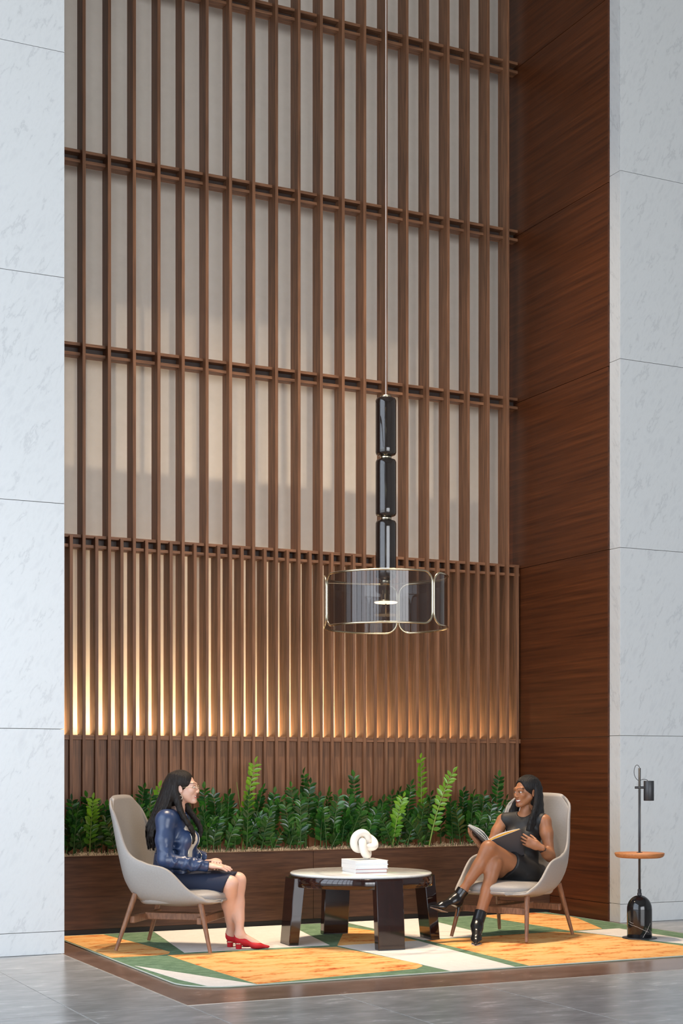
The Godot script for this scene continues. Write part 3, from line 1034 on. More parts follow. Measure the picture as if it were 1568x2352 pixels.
func build_tray_lamp() -> void:
	var t := thing("floor_lamp", "black reading lamp with a round wooden tray on a polished black marble base", "floor lamp", Vector3(1.756, 0.0105, 1.03))
	var b := MB.new()
	b.lathe([Vector2(0.0, 0.0), Vector2(0.126, 0.0), Vector2(0.128, 0.002), Vector2(0.128, 0.005), Vector2(0.126, 0.007), Vector2(0.0, 0.007)], 56)
	part("foot_plate", b.mesh(), M.black_metal, t)
	var bm := mat(Color(1, 1, 1), 0.1, 0.0, 0.55)
	var va := noise_bytes(256, 256, 41, 0.010, 3, 30.0, true)
	triplanar(bm, tex_mix(va, va, 1.0, 256, 256, [[0.0, rgb(20, 20, 22)], [0.88, rgb(26, 26, 28)], [0.955, rgb(34, 34, 36)], [1.0, rgb(52, 50, 50)]]), Vector3(1.5, 1.1, 1.5), Vector3(0.3, 0.42, 0.1), false)
	var prof := [Vector2(0.0, 0.007), Vector2(0.088, 0.007), Vector2(0.091, 0.010), Vector2(0.092, 0.10), Vector2(0.092, 0.20)]
	for k in 13:
		var a := PI * 0.5 * k / 12.0
		prof.append(Vector2(0.092 * cos(a), 0.215 + 0.105 * sin(a)))
	b = MB.new()
	b.lathe(prof, 56)
	var mbase := part("marble_base", b.mesh(), bm, t)
	for vn in [[[-62, 0.112], [-40, 0.104], [-15, 0.094], [8, 0.078], [30, 0.062], [46, 0.052]], [[58, 0.118], [46, 0.090], [36, 0.062], [24, 0.036], [16, 0.014]], [[-52, 0.128], [-40, 0.120], [-28, 0.116]]]:
		var vp := []
		for q in vn:
			var va2 := deg_to_rad(-37.1 + q[0])
			vp.append(Vector3(sin(va2) * 0.0916, q[1], cos(va2) * 0.0916))
		b = MB.new()
		b.tube(curve(vp, 4), 0.0011, 6)
		part("vein", b.mesh(), mat(rgb(196, 190, 182), 0.3), mbase)
	b = MB.new()
	b.lathe([Vector2(0.0, 0.31), Vector2(0.0165, 0.31), Vector2(0.0165, 0.335), Vector2(0.0135, 0.336), Vector2(0.0135, 0.362), Vector2(0.0095, 0.364), Vector2(0.0, 0.364)], 24)
	part("collar", b.mesh(), M.black_metal, t)
	b = MB.new()
	b.lathe([Vector2(0.0, 0.36), Vector2(0.0088, 0.36), Vector2(0.0088, 1.262), Vector2(0.0, 1.262)], 20)
	part("pole", b.mesh(), M.black_metal, t)
	b = MB.new()
	b.lathe([Vector2(0.0, 0.598), Vector2(0.155, 0.598), Vector2(0.170, 0.604), Vector2(0.180, 0.616), Vector2(0.183, 0.630), Vector2(0.181, 0.634), Vector2(0.0, 0.634)], 64)
	part("tray", b.mesh(), M.oak, t)
	b = MB.new()
	b.lathe([Vector2(0.0, 0.634), Vector2(0.022, 0.634), Vector2(0.022, 0.637), Vector2(0.0, 0.637)], 24)
	part("tray_washer", b.mesh(), M.black_metal, t)
	# the head: a can held by a cross arm; image right is (0.9, 0, 0.436)
	var rt := Vector3(0.900, 0, 0.436)
	var side := rt * 0.069
	b = MB.new()
	b.tube([Vector3(0, 1.118, 0) - rt * 0.034, Vector3(0, 1.118, 0) + rt * 0.035], 0.0095, 14)
	part("clamp_arm", b.mesh(), M.black_metal, t)
	b = MB.new()
	b.lathe([Vector2(0.0, 1.168), Vector2(0.0365, 1.168), Vector2(0.038, 1.166), Vector2(0.038, 1.022), Vector2(0.0365, 1.020), Vector2(0.034, 1.022), Vector2(0.034, 1.09), Vector2(0.0, 1.09)], 36, Transform3D(Basis(), side))
	part("lamp_can", b.mesh(), M.black_metal, t)
	b = MB.new()
	b.lathe([Vector2(0.0, 1.075), Vector2(0.030, 1.075), Vector2(0.030, 1.068), Vector2(0.0, 1.068)], 24, Transform3D(Basis(), side))
	part("bulb", b.mesh(), glow(Color(1.0, 0.83, 0.6), 4.0), t)
	var cord := []
	var pts := [Vector3(0.004, 1.262, 0), -rt * 0.012 + Vector3(0, 1.283, 0), -rt * 0.030 + Vector3(0, 1.277, 0), -rt * 0.040 + Vector3(0, 1.240, 0), -rt * 0.034 + Vector3(0, 1.200, 0), -rt * 0.010 + Vector3(0, 1.172, 0), rt * 0.025 + Vector3(0, 1.178, 0), rt * 0.052 + Vector3(0, 1.176, 0), rt * 0.062 + Vector3(0, 1.166, 0)]
	for k in pts.size() - 1:
		for j in 5:
			cord.append((pts[k] as Vector3).cubic_interpolate(pts[k + 1], pts[maxi(k - 1, 0)], pts[mini(k + 2, pts.size() - 1)], j / 5.0))
	cord.append(pts[pts.size() - 1])
	b = MB.new()
	b.tube(cord, 0.0022, 8)
	part("cord", b.mesh(), M.black_metal, t)
	var l := SpotLight3D.new()
	l.name = "can_light"
	l.light_color = Color(1.0, 0.80, 0.56).linear_to_srgb()
	l.light_energy = 0.10
	l.light_size = 0.03
	l.spot_range = 10.0
	l.spot_attenuation = 2.0
	l.spot_angle = 45.0
	l.shadow_enabled = true
	l.rotation_degrees = Vector3(-90, 0, 0)
	l.position = side + Vector3(0, 1.055, 0)
	t.add_child(l)


# ---------------------------------------------------------------- plants
func on_plane_z(px: float, py: float, z: float) -> Vector3:      # where the ray of a photograph pixel meets an upright plane
	var a := deg_to_rad(-YAW)
	var fw := Vector3(sin(a), 0, -cos(a))
	var rt := Vector3(cos(a), 0, sin(a))
	var d := fw + rt * ((px - 784.0) / F_PX) - Vector3.UP * ((py - HORIZON) / F_PX)
	return CAM + d * ((z - CAM.z) / d.z)


func leaf_mesh(w: float, fold: float, bend: float) -> ArrayMesh:
	var b := MB.new()
	var st := [[0.0, 0.06], [0.18, 0.62], [0.42, 1.0], [0.68, 0.80], [0.88, 0.38], [1.0, 0.0]]
	for s in st:
		var y: float = s[0]
		var zc := -bend * y * y
		var hw: float = s[1] * w
		var n := Vector3(0, 0.15, 1).normalized()
		b.vert(Vector3(-hw, y, zc + fold * hw), (n + Vector3(fold, 0, 0)).normalized())
		b.vert(Vector3(0, y, zc), n)
		b.vert(Vector3(hw, y, zc + fold * hw), (n - Vector3(fold, 0, 0)).normalized())
	for i in st.size() - 1:
		var a := i * 3
		for q in 2:
			b.face(a + q, a + q + 1, a + q + 4)
			b.face(a + q, a + q + 4, a + q + 3)
	return b.mesh()


func build_plants() -> void:
	var leaves := [leaf_mesh(0.25, 0.35, 0.10), leaf_mesh(0.22, 0.50, 0.22), leaf_mesh(0.28, 0.25, 0.02)]
	var greens := []
	for c in [rgb(28, 62, 24), rgb(36, 78, 30), rgb(48, 98, 36), rgb(30, 70, 34), rgb(112, 160, 48), rgb(84, 138, 42)]:
		var m := mat(c, 0.2, 0.0, 0.55)
		m.backlight_enabled = true
		m.backlight = Color(c.r * 0.9, c.g * 0.9, c.b * 0.5)
		greens.append(m)
	var stem_m := [mat(rgb(62, 96, 38), 0.45), mat(rgb(118, 146, 62), 0.45)]
	var rng := RandomNumberGenerator.new()
	rng.seed = 21
	# stems seen in the photograph: tip x, tip y, base x, depth, new growth
	var stems := [[165, 1838, 172, -1.25, 0], [200, 1832, 208, -1.30, 0], [214, 1836, 205, -1.18, 1], [228, 1850, 216, -1.2, 0], [244, 1852, 232, -1.28, 0], [178, 1862, 168, -1.16, 0], [158, 1880, 190, -1.2, 0],
		[300, 1842, 300, -1.3, 0], [330, 1812, 318, -1.25, 0], [348, 1826, 336, -1.2, 0], [366, 1808, 352, -1.32, 1], [318, 1850, 330, -1.15, 0],
		[468, 1812, 478, -1.28, 0], [490, 1826, 500, -1.2, 0], [526, 1826, 520, -1.3, 0], [508, 1842, 505, -1.15, 0], [543, 1796, 560, -1.3, 2],
		[586, 1752, 556, -1.22, 1], [604, 1812, 578, -1.3, 0], [646, 1838, 596, -1.2, 0], [572, 1828, 566, -1.16, 0], [620, 1850, 612, -1.15, 0], [630, 1822, 622, -1.3, 0],
		[697, 1778, 704, -1.3, 0], [668, 1808, 682, -1.2, 0], [712, 1800, 700, -1.25, 0], [690, 1838, 690, -1.14, 0], [655, 1850, 668, -1.15, 0], [734, 1830, 722, -1.25, 0],
		[756, 1822, 742, -1.28, 0], [778, 1826, 762, -1.18, 0], [742, 1852, 735, -1.14, 0], [812, 1784, 818, -1.3, 0], [800, 1826, 806, -1.18, 0], [830, 1846, 822, -1.15, 0],
		[848, 1842, 842, -1.22, 0], [880, 1840, 866, -1.26, 0], [900, 1826, 892, -1.3, 0], [864, 1862, 880, -1.14, 0], [926, 1830, 900, -1.15, 1],
		[944, 1804, 930, -1.28, 0], [966, 1742, 968, -1.24, 1], [1040, 1774, 984, -1.12, 1], [918, 1818, 912, -1.3, 0], [990, 1828, 976, -1.3, 0], [975, 1845, 960, -1.16, 0],
		[1010, 1846, 1012, -1.28, 0], [1034, 1842, 1040, -1.2, 0], [1064, 1818, 1062, -1.3, 0], [1046, 1858, 1058, -1.14, 0], [1088, 1826, 1078, -1.2, 0],
		[1112, 1826, 1100, -1.26, 0], [1146, 1784, 1134, -1.28, 0], [1130, 1846, 1118, -1.16, 0], [1164, 1836, 1150, -1.2, 0], [1180, 1850, 1170, -1.25, 0], [1152, 1870, 1142, -1.14, 0]]
	for k in 105:                  # the low mass between them
		var bx := rng.randf_range(150, 1200)
		stems.append([bx + rng.randf_range(-46, 46), rng.randf_range(1852, 1908), bx, rng.randf_range(-1.37, -1.10), 0])
	for k in 8:
		var bx := 1200 + k * 16.0
		stems.append([bx + rng.randf_range(-30, 30), rng.randf_range(1840, 1890), bx, rng.randf_range(-1.35, -1.14), 0])
	var where := ["beside the left marble pier", "behind the left chair's tall back", "behind the blue-jacketed woman's chair", "behind the blue-jacketed woman's shoulders", "just in front of the blue-jacketed woman's face", "with a tall bright shoot behind the blue-jacketed woman's knees",
		"left of the planter's front seam", "over the planter's front seam", "right of the planter's front seam", "with a tall feathery shoot behind the knot ornament", "right of the knot ornament", "with two tall yellow-green shoots behind the table edge",
		"between the yellow-green shoots and the open book", "behind the open book", "behind the black-dressed woman's shoulder", "between the right chair and the veneer wall", "in the planter's right corner"]
	var plants := {}
	for s in stems:
		var base := on_plane_z(s[2], 1952, s[3])
		base.y = 0.575
		var tip := on_plane_z(s[0], s[1], s[3] + rng.randf_range(-0.04, 0.05))
		base.x = clampf(base.x, -2.2, 2.24)
		tip.x = clampf(tip.x, -2.24, 2.27)
		tip.z = clampf(tip.z, -1.42, -1.02)
		var bin := clampi(int((base.x + 2.2) / 0.262), 0, 16)
		if not plants.has(bin):
			plants[bin] = []
		plants[bin].append([base, tip, s[4]])
	for bin in range(17):
		if not plants.has(bin):
			continue
		var org := Vector3(-2.07 + 0.262 * bin, 0.575, -1.24)
		var t := thing("zz_plant", "glossy green plant " + where[bin], "plant", org, 0.0, "leafy green plants in the long planter")
		for s in plants[bin]:
			var a: Vector3 = s[0] - org
			var b: Vector3 = s[1] - org
			var fresh: int = s[2]
			var ln := a.distance_to(b)
			var mid := a.lerp(b, 0.55) + Vector3((a.x - b.x) * 0.22, ln * 0.06, (a.z - b.z) * 0.2)
			var path := []
			var rad := []
			for k in 10:
				var u := k / 9.0
				path.append(a * (1 - u) * (1 - u) + mid * 2.0 * u * (1 - u) + b * u * u)
				rad.append(lerpf(0.0075 if fresh == 1 else 0.0055, 0.0018, u))
			var mb := MB.new()
			mb.tube(path, rad, 6)
			var stem := part("stem", mb.mesh(), stem_m[1 if fresh else 0], t)
			if fresh == 2:
				continue
			# leaflets in two ranks, turned mostly towards the room
			var tang0: Vector3 = (b - a).normalized()
			var ang := rng.randf_range(-0.7, 0.7)
			var lat := tang0.cross(Vector3(sin(ang), 0.1, cos(ang))).normalized()
			var npair := clampi(int(ln / 0.040), 5, 13)
			for k in npair + 1:
				var u := lerpf(0.22, 1.0, float(k) / npair)
				var p := a * (1 - u) * (1 - u) + mid * 2.0 * u * (1 - u) + b * u * u
				var tg := ((mid - a) * (1 - u) + (b - mid) * u).normalized()
				var size := lerpf(0.080, 0.054, absf(u - 0.5) * 1.6) * rng.randf_range(0.85, 1.15) * (1.0 if ln > 0.3 else 0.85)
				for sd in ([-1.0, 1.0] if k < npair else [0.0]):
					var dir: Vector3 = (tg * (0.62 if sd != 0.0 else 1.0) + lat * sd * 0.9 + Vector3(rng.randf_range(-0.2, 0.2), rng.randf_range(-0.15, 0.15), rng.randf_range(-0.1, 0.3))).normalized()
					var nrm := dir.cross(lat.cross(dir)).normalized()
					nrm = (tg.cross(lat) + Vector3(rng.randf_range(-0.35, 0.35), rng.randf_range(0.0, 0.5), rng.randf_range(0.0, 0.4)))
					nrm = (nrm - dir * nrm.dot(dir)).normalized()
					var bs := Basis(dir.cross(nrm).normalized(), dir, nrm).scaled_local(Vector3.ONE * size)
					var gi: int = (4 if u > 0.45 else 5) if fresh == 1 else rng.randi() % 4
					part("leaf", leaves[rng.randi() % 3], greens[gi], stem, Transform3D(bs, p))


# ---------------------------------------------------------------- bodies: distance fields meshed as surface nets
class Field:
	var typ := PackedInt32Array()       # 0 cone, 1 ellipsoid, 2 flattened cone, 3 plane cut
	var sgn := PackedFloat32Array()
	var A := PackedVector3Array()
	var BA := PackedVector3Array()
	var N := PackedVector3Array()
	var inv := PackedFloat32Array()
	var ra := PackedFloat32Array()
	var dr := PackedFloat32Array()
	var kk := PackedFloat32Array()
	var sq := PackedFloat32Array()
	var m1: Array[Basis] = []
	var m2: Array[Basis] = []
	var lo := Vector3(1e9, 1e9, 1e9)
	var hi := Vector3(-1e9, -1e9, -1e9)

	func _push(t: int, s: float, a: Vector3, ba: Vector3, n: Vector3, r0: float, r1: float, k: float, squash: float) -> void:
		typ.append(t)
		sgn.append(s)
		A.append(a)
		BA.append(ba)
		N.append(n)
		inv.append(1.0 / maxf(ba.length_squared(), 1e-12))
		ra.append(r0)
		dr.append(r1 - r0)
		kk.append(k)
		sq.append(squash)
		m1.append(Basis())
		m2.append(Basis())

	func grow(p: Vector3, r: float) -> void:
		lo = lo.min(p - Vector3.ONE * r)
		hi = hi.max(p + Vector3.ONE * r)

	func cone(a: Vector3, b: Vector3, r0: float, r1: float, k := 0.02, s := 1.0) -> void:
		_push(0, s, a, b - a, Vector3.ZERO, r0, r1, k, 1.0)
		if s > 0:
			grow(a, r0 + 0.026)
			grow(b, r1 + 0.026)

	func flat(a: Vector3, b: Vector3, r0: float, r1: float, axis: Vector3, squash: float, k := 0.02, s := 1.0) -> void:
		var n := axis.normalized()
		var ba := b - a
		ba += n * (ba.dot(n) * (1.0 / squash - 1.0))
		_push(2, s, a, ba, n, r0, r1, k, squash)
		if s > 0:
			grow(a, r0 + 0.026)
			grow(b, r1 + 0.026)

	func ball(c: Vector3, r: Vector3, rot := Basis(), k := 0.02, s := 1.0) -> void:
		_push(1, s, c, Vector3.ZERO, Vector3.ZERO, minf(r.x, minf(r.y, r.z)), 0.0, k, 1.0)
		var t := rot.transposed()
		var i := m1.size() - 1
		m1[i] = Basis.from_scale(Vector3.ONE / r) * t
		m2[i] = Basis.from_scale(Vector3.ONE / (r * r)) * t
		if s > 0:
			grow(c, maxf(r.x, maxf(r.y, r.z)) + 0.018)

	func cut(p: Vector3, n: Vector3, k := 0.004) -> void:
		_push(3, -1.0, p, Vector3.ZERO, n.normalized(), 0, 0, k, 1.0)

	func one(i: int, p: Vector3) -> float:
		var h := p - A[i]
		var t := typ[i]
		if t == 0:
			var u := clampf(h.dot(BA[i]) * inv[i], 0.0, 1.0)
			return (h - BA[i] * u).length() - (ra[i] + dr[i] * u)
		elif t == 1:
			var k0 := (m1[i] * h).length()
			return k0 * (k0 - 1.0) / maxf((m2[i] * h).length(), 1e-6)
		elif t == 2:
			h += N[i] * (h.dot(N[i]) * (1.0 / sq[i] - 1.0))
			var u := clampf(h.dot(BA[i]) * inv[i], 0.0, 1.0)
			return ((h - BA[i] * u).length() - (ra[i] + dr[i] * u)) * sq[i]
		return -h.dot(N[i])          # a cut: what lies beyond the plane is taken away

	func dist(p: Vector3, list: PackedInt32Array) -> float:
		var d := 1.0
		for i in list:
			var e := one(i, p)
			var k := kk[i]
			if sgn[i] > 0.0:
				var w := 0.5 + 0.5 * (d - e) / k
				if w >= 1.0:
					d = e
				elif w > 0.0:
					d = lerpf(d, e, w) - k * w * (1.0 - w)
			else:
				e = -e
				var w := 0.5 + 0.5 * (e - d) / k
				if w >= 1.0:
					d = e
				elif w > 0.0:
					d = lerpf(d, e, w) + k * w * (1.0 - w)
		return d

	func _fill(g: PackedFloat32Array, bx: int, by: int, bz: int, B: int, sx: int, sy: int, val: float) -> void:
		for z in B:
			for y in B:
				var at := ((bz * B + z) * sy + by * B + y) * sx + bx * B
				for x in B:
					g[at + x] = val

	func _block(g: PackedFloat32Array, active: Array[Vector3i], near: PackedInt32Array, k: Vector3i, B: int, sx: int, sy: int, cell: float, rad: float) -> void:
		var c := lo + Vector3(k.x * B + 1.5, k.y * B + 1.5, k.z * B + 1.5) * cell
		var ds := PackedFloat32Array()
		var best := 1e9
		for i in near:
			var e := one(i, c)
			ds.append(e)
			if sgn[i] > 0.0 and e < best:
				best = e
		if best < rad * 1.6 + 0.03:
			var list := PackedInt32Array()
			for q in near.size():
				var i := near[q]
				if sgn[i] > 0.0:
					if ds[q] < best + 2.2 * rad + kk[i]:
						list.append(i)
				elif ds[q] < 1.4 * rad + kk[i]:
					list.append(i)
			best = dist(c, list)
			if absf(best) < rad * 1.6:
				active.append(k)
				for z in B:
					for y in B:
						var at := ((k.z * B + z) * sy + k.y * B + y) * sx + k.x * B
						var p := lo + Vector3(k.x * B, k.y * B + y, k.z * B + z) * cell
						for x in B:
							g[at + x] = dist(p, list)
							p.x += cell
				return
		_fill(g, k.x, k.y, k.z, B, sx, sy, best)

	# returns {v, n, ix}
	func mesh(cell: float) -> Dictionary:
		var B := 4
		var nx := int(ceil((hi.x - lo.x) / cell / B)) + 1
		var ny := int(ceil((hi.y - lo.y) / cell / B)) + 1
		var nz := int(ceil((hi.z - lo.z) / cell / B)) + 1
		var sx := nx * B
		var sy := ny * B
		var sz := nz * B
		var g := PackedFloat32Array()
		g.resize(sx * sy * sz)
		g.fill(1.0)
		var vi := PackedInt32Array()
		vi.resize(sx * sy * sz)
		vi.fill(-1)
		var all := PackedInt32Array(range(typ.size()))
		var rad := cell * B * 0.5 * 1.7321
		var active: Array[Vector3i] = []
		var S := 4                            # blocks are visited in groups, each with its own short list of bones
		var srad := cell * B * S * 0.5 * 1.7321
		for gz in range(0, nz, S):
			for gy in range(0, ny, S):
				for gx in range(0, nx, S):
					var gc := lo + Vector3(gx * B, gy * B, gz * B) * cell + Vector3.ONE * (cell * (B * S - 1) * 0.5)
					var gd := PackedFloat32Array()
					var gbest := 1e9
					for i in all:
						var e := one(i, gc)
						gd.append(e)
						if sgn[i] > 0.0 and e < gbest:
							gbest = e
					var near := PackedInt32Array()
					if gbest < srad * 1.6 + 0.03:
						for i in all:
							if sgn[i] > 0.0:
								if gd[i] < gbest + 2.2 * srad + kk[i]:
									near.append(i)
							elif gd[i] < 1.6 * srad + kk[i]:
								near.append(i)
					for bz in range(gz, mini(gz + S, nz)):
						for by in range(gy, mini(gy + S, ny)):
							for bx in range(gx, mini(gx + S, nx)):
								if not near.is_empty():
									_block(g, active, near, Vector3i(bx, by, bz), B, sx, sy, cell, rad)
		var v := PackedVector3Array()
		var ix := PackedInt32Array()
		var off := PackedInt32Array([0, 1, sx, sx + 1, sx * sy, sx * sy + 1, sx * sy + sx, sx * sy + sx + 1])
		var cv: Array[Vector3] = [Vector3(0, 0, 0), Vector3(1, 0, 0), Vector3(0, 1, 0), Vector3(1, 1, 0), Vector3(0, 0, 1), Vector3(1, 0, 1), Vector3(0, 1, 1), Vector3(1, 1, 1)]
		var ed := [[0, 1], [2, 3], [4, 5], [6, 7], [0, 2], [1, 3], [4, 6], [5, 7], [0, 4], [1, 5], [2, 6], [3, 7]]
		for blk in active:
			for z in range(blk.z * B, mini(blk.z * B + B, sz - 1)):
				for y in range(blk.y * B, mini(blk.y * B + B, sy - 1)):
					for x in range(blk.x * B, mini(blk.x * B + B, sx - 1)):
						var at := (z * sy + y) * sx + x
						var m := 0
						for q in 8:
							if g[at + off[q]] < 0.0:
								m += 1
						if m == 0 or m == 8:
							continue
						var s := Vector3.ZERO
						var cnt := 0
						for e in ed:
							var d0 := g[at + off[e[0]]]
							var d1 := g[at + off[e[1]]]
							if (d0 < 0.0) != (d1 < 0.0):
								s += cv[e[0]].lerp(cv[e[1]], d0 / (d0 - d1))
								cnt += 1
						vi[at] = v.size()
						v.append(lo + (Vector3(x, y, z) + s / cnt) * cell)
		var stx := 1
		var sty := sx
		var stz := sx * sy
		for blk in active:
			for z in range(maxi(blk.z * B, 1), mini(blk.z * B + B, sz - 1)):
				for y in range(maxi(blk.y * B, 1), mini(blk.y * B + B, sy - 1)):
					for x in range(maxi(blk.x * B, 1), mini(blk.x * B + B, sx - 1)):
						var at := (z * sy + y) * sx + x
						var inside := g[at] < 0.0
						for ax in 3:
							var st: int = [stx, sty, stz][ax]
							if (g[at + st] < 0.0) == inside:
								continue
							var u: int = [sty, stz, stx][ax]
							var w: int = [stz, stx, sty][ax]
							var a := vi[at]
							var b := vi[at - u]
							var c := vi[at - u - w]
							var d := vi[at - w]
							if a < 0 or b < 0 or c < 0 or d < 0:
								continue
							if inside:
								ix.append_array(PackedInt32Array([a, c, b, a, d, c]))
							else:
								ix.append_array(PackedInt32Array([a, b, c, a, c, d]))
		var n := PackedVector3Array()
		n.resize(v.size())
		for k in range(0, ix.size(), 3):
			var p := v[ix[k]]
			var nn := (v[ix[k + 2]] - p).cross(v[ix[k + 1]] - p)
			n[ix[k]] += nn
			n[ix[k + 1]] += nn
			n[ix[k + 2]] += nn
		for i in n.size():
			n[i] = n[i].normalized()
		return {"v": v, "n": n, "ix": ix}


# a hand as bones of a field. w wrist, d along the palm, up the back of the hand, side +1 when the thumb lies along up x d
func hand(f: Field, w: Vector3, d: Vector3, up: Vector3, side: float, curl: Array, thumb: Vector3, s := 1.0, spread := 0.10) -> void:
	d = d.normalized()
	up = (up - d * up.dot(d)).normalized()
	var lat := up.cross(d) * side            # towards the thumb
	var kn := w + d * 0.078 * s
	f.flat(w - d * 0.03, w + d * 0.02 * s, 0.024 * s, 0.027 * s, up, 0.70, 0.012)
	f.flat(w + d * 0.022 * s + lat * 0.010 * s, kn + lat * 0.018 * s, 0.026 * s, 0.022 * s, up, 0.52, 0.014)
	f.flat(w + d * 0.022 * s - lat * 0.012 * s, kn - lat * 0.020 * s, 0.024 * s, 0.019 * s, up, 0.52, 0.014)
	var fl := [0.070, 0.078, 0.072, 0.056]
	for q in 4:
		var o: float = 0.030 - 0.0195 * q
		var dir := (d + lat * (spread * (1.5 - q) * 0.66)).normalized()
		var p := kn + lat * (o * s) - d * (0.004 * s * absf(q - 1.0)) - up * 0.002
		var r: float = 0.0088 * s if q < 3 else 0.0076 * s
		var ax := dir.cross(up).normalized()
		var ang := 0.0
		for j in 3:
			ang += curl[q][j]
			var seg: float = fl[q] * s * [0.46, 0.31, 0.23][j]
			var dd := dir.rotated(ax, -ang)
			var e := p + dd * seg
			f.cone(p, e, r * (1.0 - 0.08 * j), r * (0.94 - 0.08 * j), 0.0035)
			p = e
	var tb := w + d * 0.022 * s + lat * 0.022 * s - up * 0.004
	var td := (d * thumb.x + lat * thumb.y + up * thumb.z).normalized()
	var t1 := tb + td * 0.038 * s
	var td2 := (td * 0.8 + d * 0.45).normalized()
	var t2 := t1 + td2 * 0.028 * s
	f.cone(tb, t1, 0.0135 * s, 0.0100 * s, 0.010)
	f.cone(t1, t2, 0.0098 * s, 0.0088 * s, 0.004)
	f.cone(t2, t2 + (td2 * 0.9 + d * 0.3).normalized() * 0.022 * s, 0.0088 * s, 0.0072 * s, 0.004)


# the skull, face and neck about the middle of the head (x left, y up, z ahead)
func head_field(smile: float, wide: float, jaw: float) -> Field:
	var f := Field.new()
	f.ball(Vector3(0, 0.034, -0.018), Vector3(0.073, 0.084, 0.094), Basis(), 0.02)
	f.ball(Vector3(0, -0.018, 0.026), Vector3(0.0585 * wide, 0.086, 0.066), Basis(), 0.02)
	for s in [-1.0, 1.0]:
		f.cone(Vector3(s * 0.047 * wide, -0.040, 0.004), Vector3(s * 0.015, -0.094, 0.061), 0.022, 0.0155 * jaw, 0.022)
		f.ball(Vector3(s * 0.036 * wide, -0.026 + 0.006 * smile, 0.066), Vector3(0.021, 0.022, 0.019), Basis(), 0.018)
		f.cone(Vector3(s * 0.040, 0.026, 0.074), Vector3(s * 0.012, 0.024, 0.086), 0.012, 0.012, 0.014)
	f.cone(Vector3(-0.010, -0.094, 0.077), Vector3(0.010, -0.094, 0.077), 0.0155, 0.0155, 0.016)
	f.ball(Vector3(0, -0.060, 0.074), Vector3(0.030, 0.026, 0.018), Basis(), 0.014)
	f.cone(Vector3(0, 0.016, 0.088), Vector3(0, -0.023, 0.103), 0.0075, 0.0092, 0.010)
	f.ball(Vector3(0, -0.026, 0.1035), Vector3(0.0100, 0.0088, 0.0095), Basis(), 0.006)
	for s in [-1.0, 1.0]:
		f.ball(Vector3(s * 0.0115, -0.033, 0.097), Vector3(0.0085, 0.0078, 0.0105), Basis(), 0.006)
	# neck
	f.flat(Vector3(0, -0.050, -0.028), Vector3(0, -0.170, -0.050), 0.047, 0.048, Vector3.BACK, 0.98, 0.02)
	# ears
	for s in [-1.0, 1.0]:
		var rot := Basis(Vector3.UP, s * 0.35) * Basis(Vector3.RIGHT, -0.22)
		f.ball(Vector3(s * 0.0755, -0.008, -0.010), Vector3(0.0085, 0.030, 0.0185), rot, 0.006)
		f.ball(Vector3(s * 0.0850, -0.004, -0.004), Vector3(0.006, 0.019, 0.010), rot, 0.004, -1.0)
	# eye hollows
	for s in [-1.0, 1.0]:
		f.ball(Vector3(s * 0.0310, 0.004, 0.092), Vector3(0.0160, 0.0078, 0.0140), Basis(), 0.010, -1.0)
		for q in [[0.0105, 0.0042, 0.0832], [-0.0050, 0.0036, 0.0822]]:      # lids
			f.cone(Vector3(s * 0.0185, q[0] - 0.003, q[2]), Vector3(s * 0.032, q[0], q[2] + 0.0015), q[1], q[1], 0.004)
			f.cone(Vector3(s * 0.032, q[0], q[2] + 0.0015), Vector3(s * 0.0460, q[0] - 0.0035, q[2] - 0.0085), q[1], q[1], 0.004)
	# the open smile: a slot with lips round it
	var cx := 0.026 + 0.004 * smile
	var cy := -0.0590 + 0.006 * smile
	for q in 6:
		var a0 := lerpf(-1.0, 1.0, q / 6.0)
		var a1 := lerpf(-1.0, 1.0, (q + 1) / 6.0)
		var pu := func(a: float) -> Vector3: return Vector3(a * cx, lerpf(-0.0535, cy, a * a), 0.0905 - 0.0120 * a * a)
		var pl := func(a: float) -> Vector3: return Vector3(a * cx, lerpf(-0.0745 - 0.002 * smile, cy, a * a), 0.0885 - 0.0100 * a * a)
		var t0 := 1.0 - 0.55 * a0 * a0
		var t1 := 1.0 - 0.55 * a1 * a1
		f.cone(pu.call(a0), pu.call(a1), 0.0040 * t0, 0.0040 * t1, 0.0035)
		f.cone(pl.call(a0), pl.call(a1), 0.0050 * t0, 0.0050 * t1, 0.0035)
	for q in 4:
		var a0 := lerpf(-0.8, 0.8, q / 4.0)
		var a1 := lerpf(-0.8, 0.8, (q + 1) / 4.0)
		f.cone(Vector3(a0 * cx, lerpf(-0.0635, cy - 0.0015, a0 * a0), 0.0915 - 0.012 * a0 * a0), Vector3(a1 * cx, lerpf(-0.0635, cy - 0.0015, a1 * a1), 0.0915 - 0.012 * a1 * a1), 0.0066 * (1.0 - 0.5 * a0 * a0), 0.0066 * (1.0 - 0.5 * a1 * a1), 0.002, -1.0)
	return f


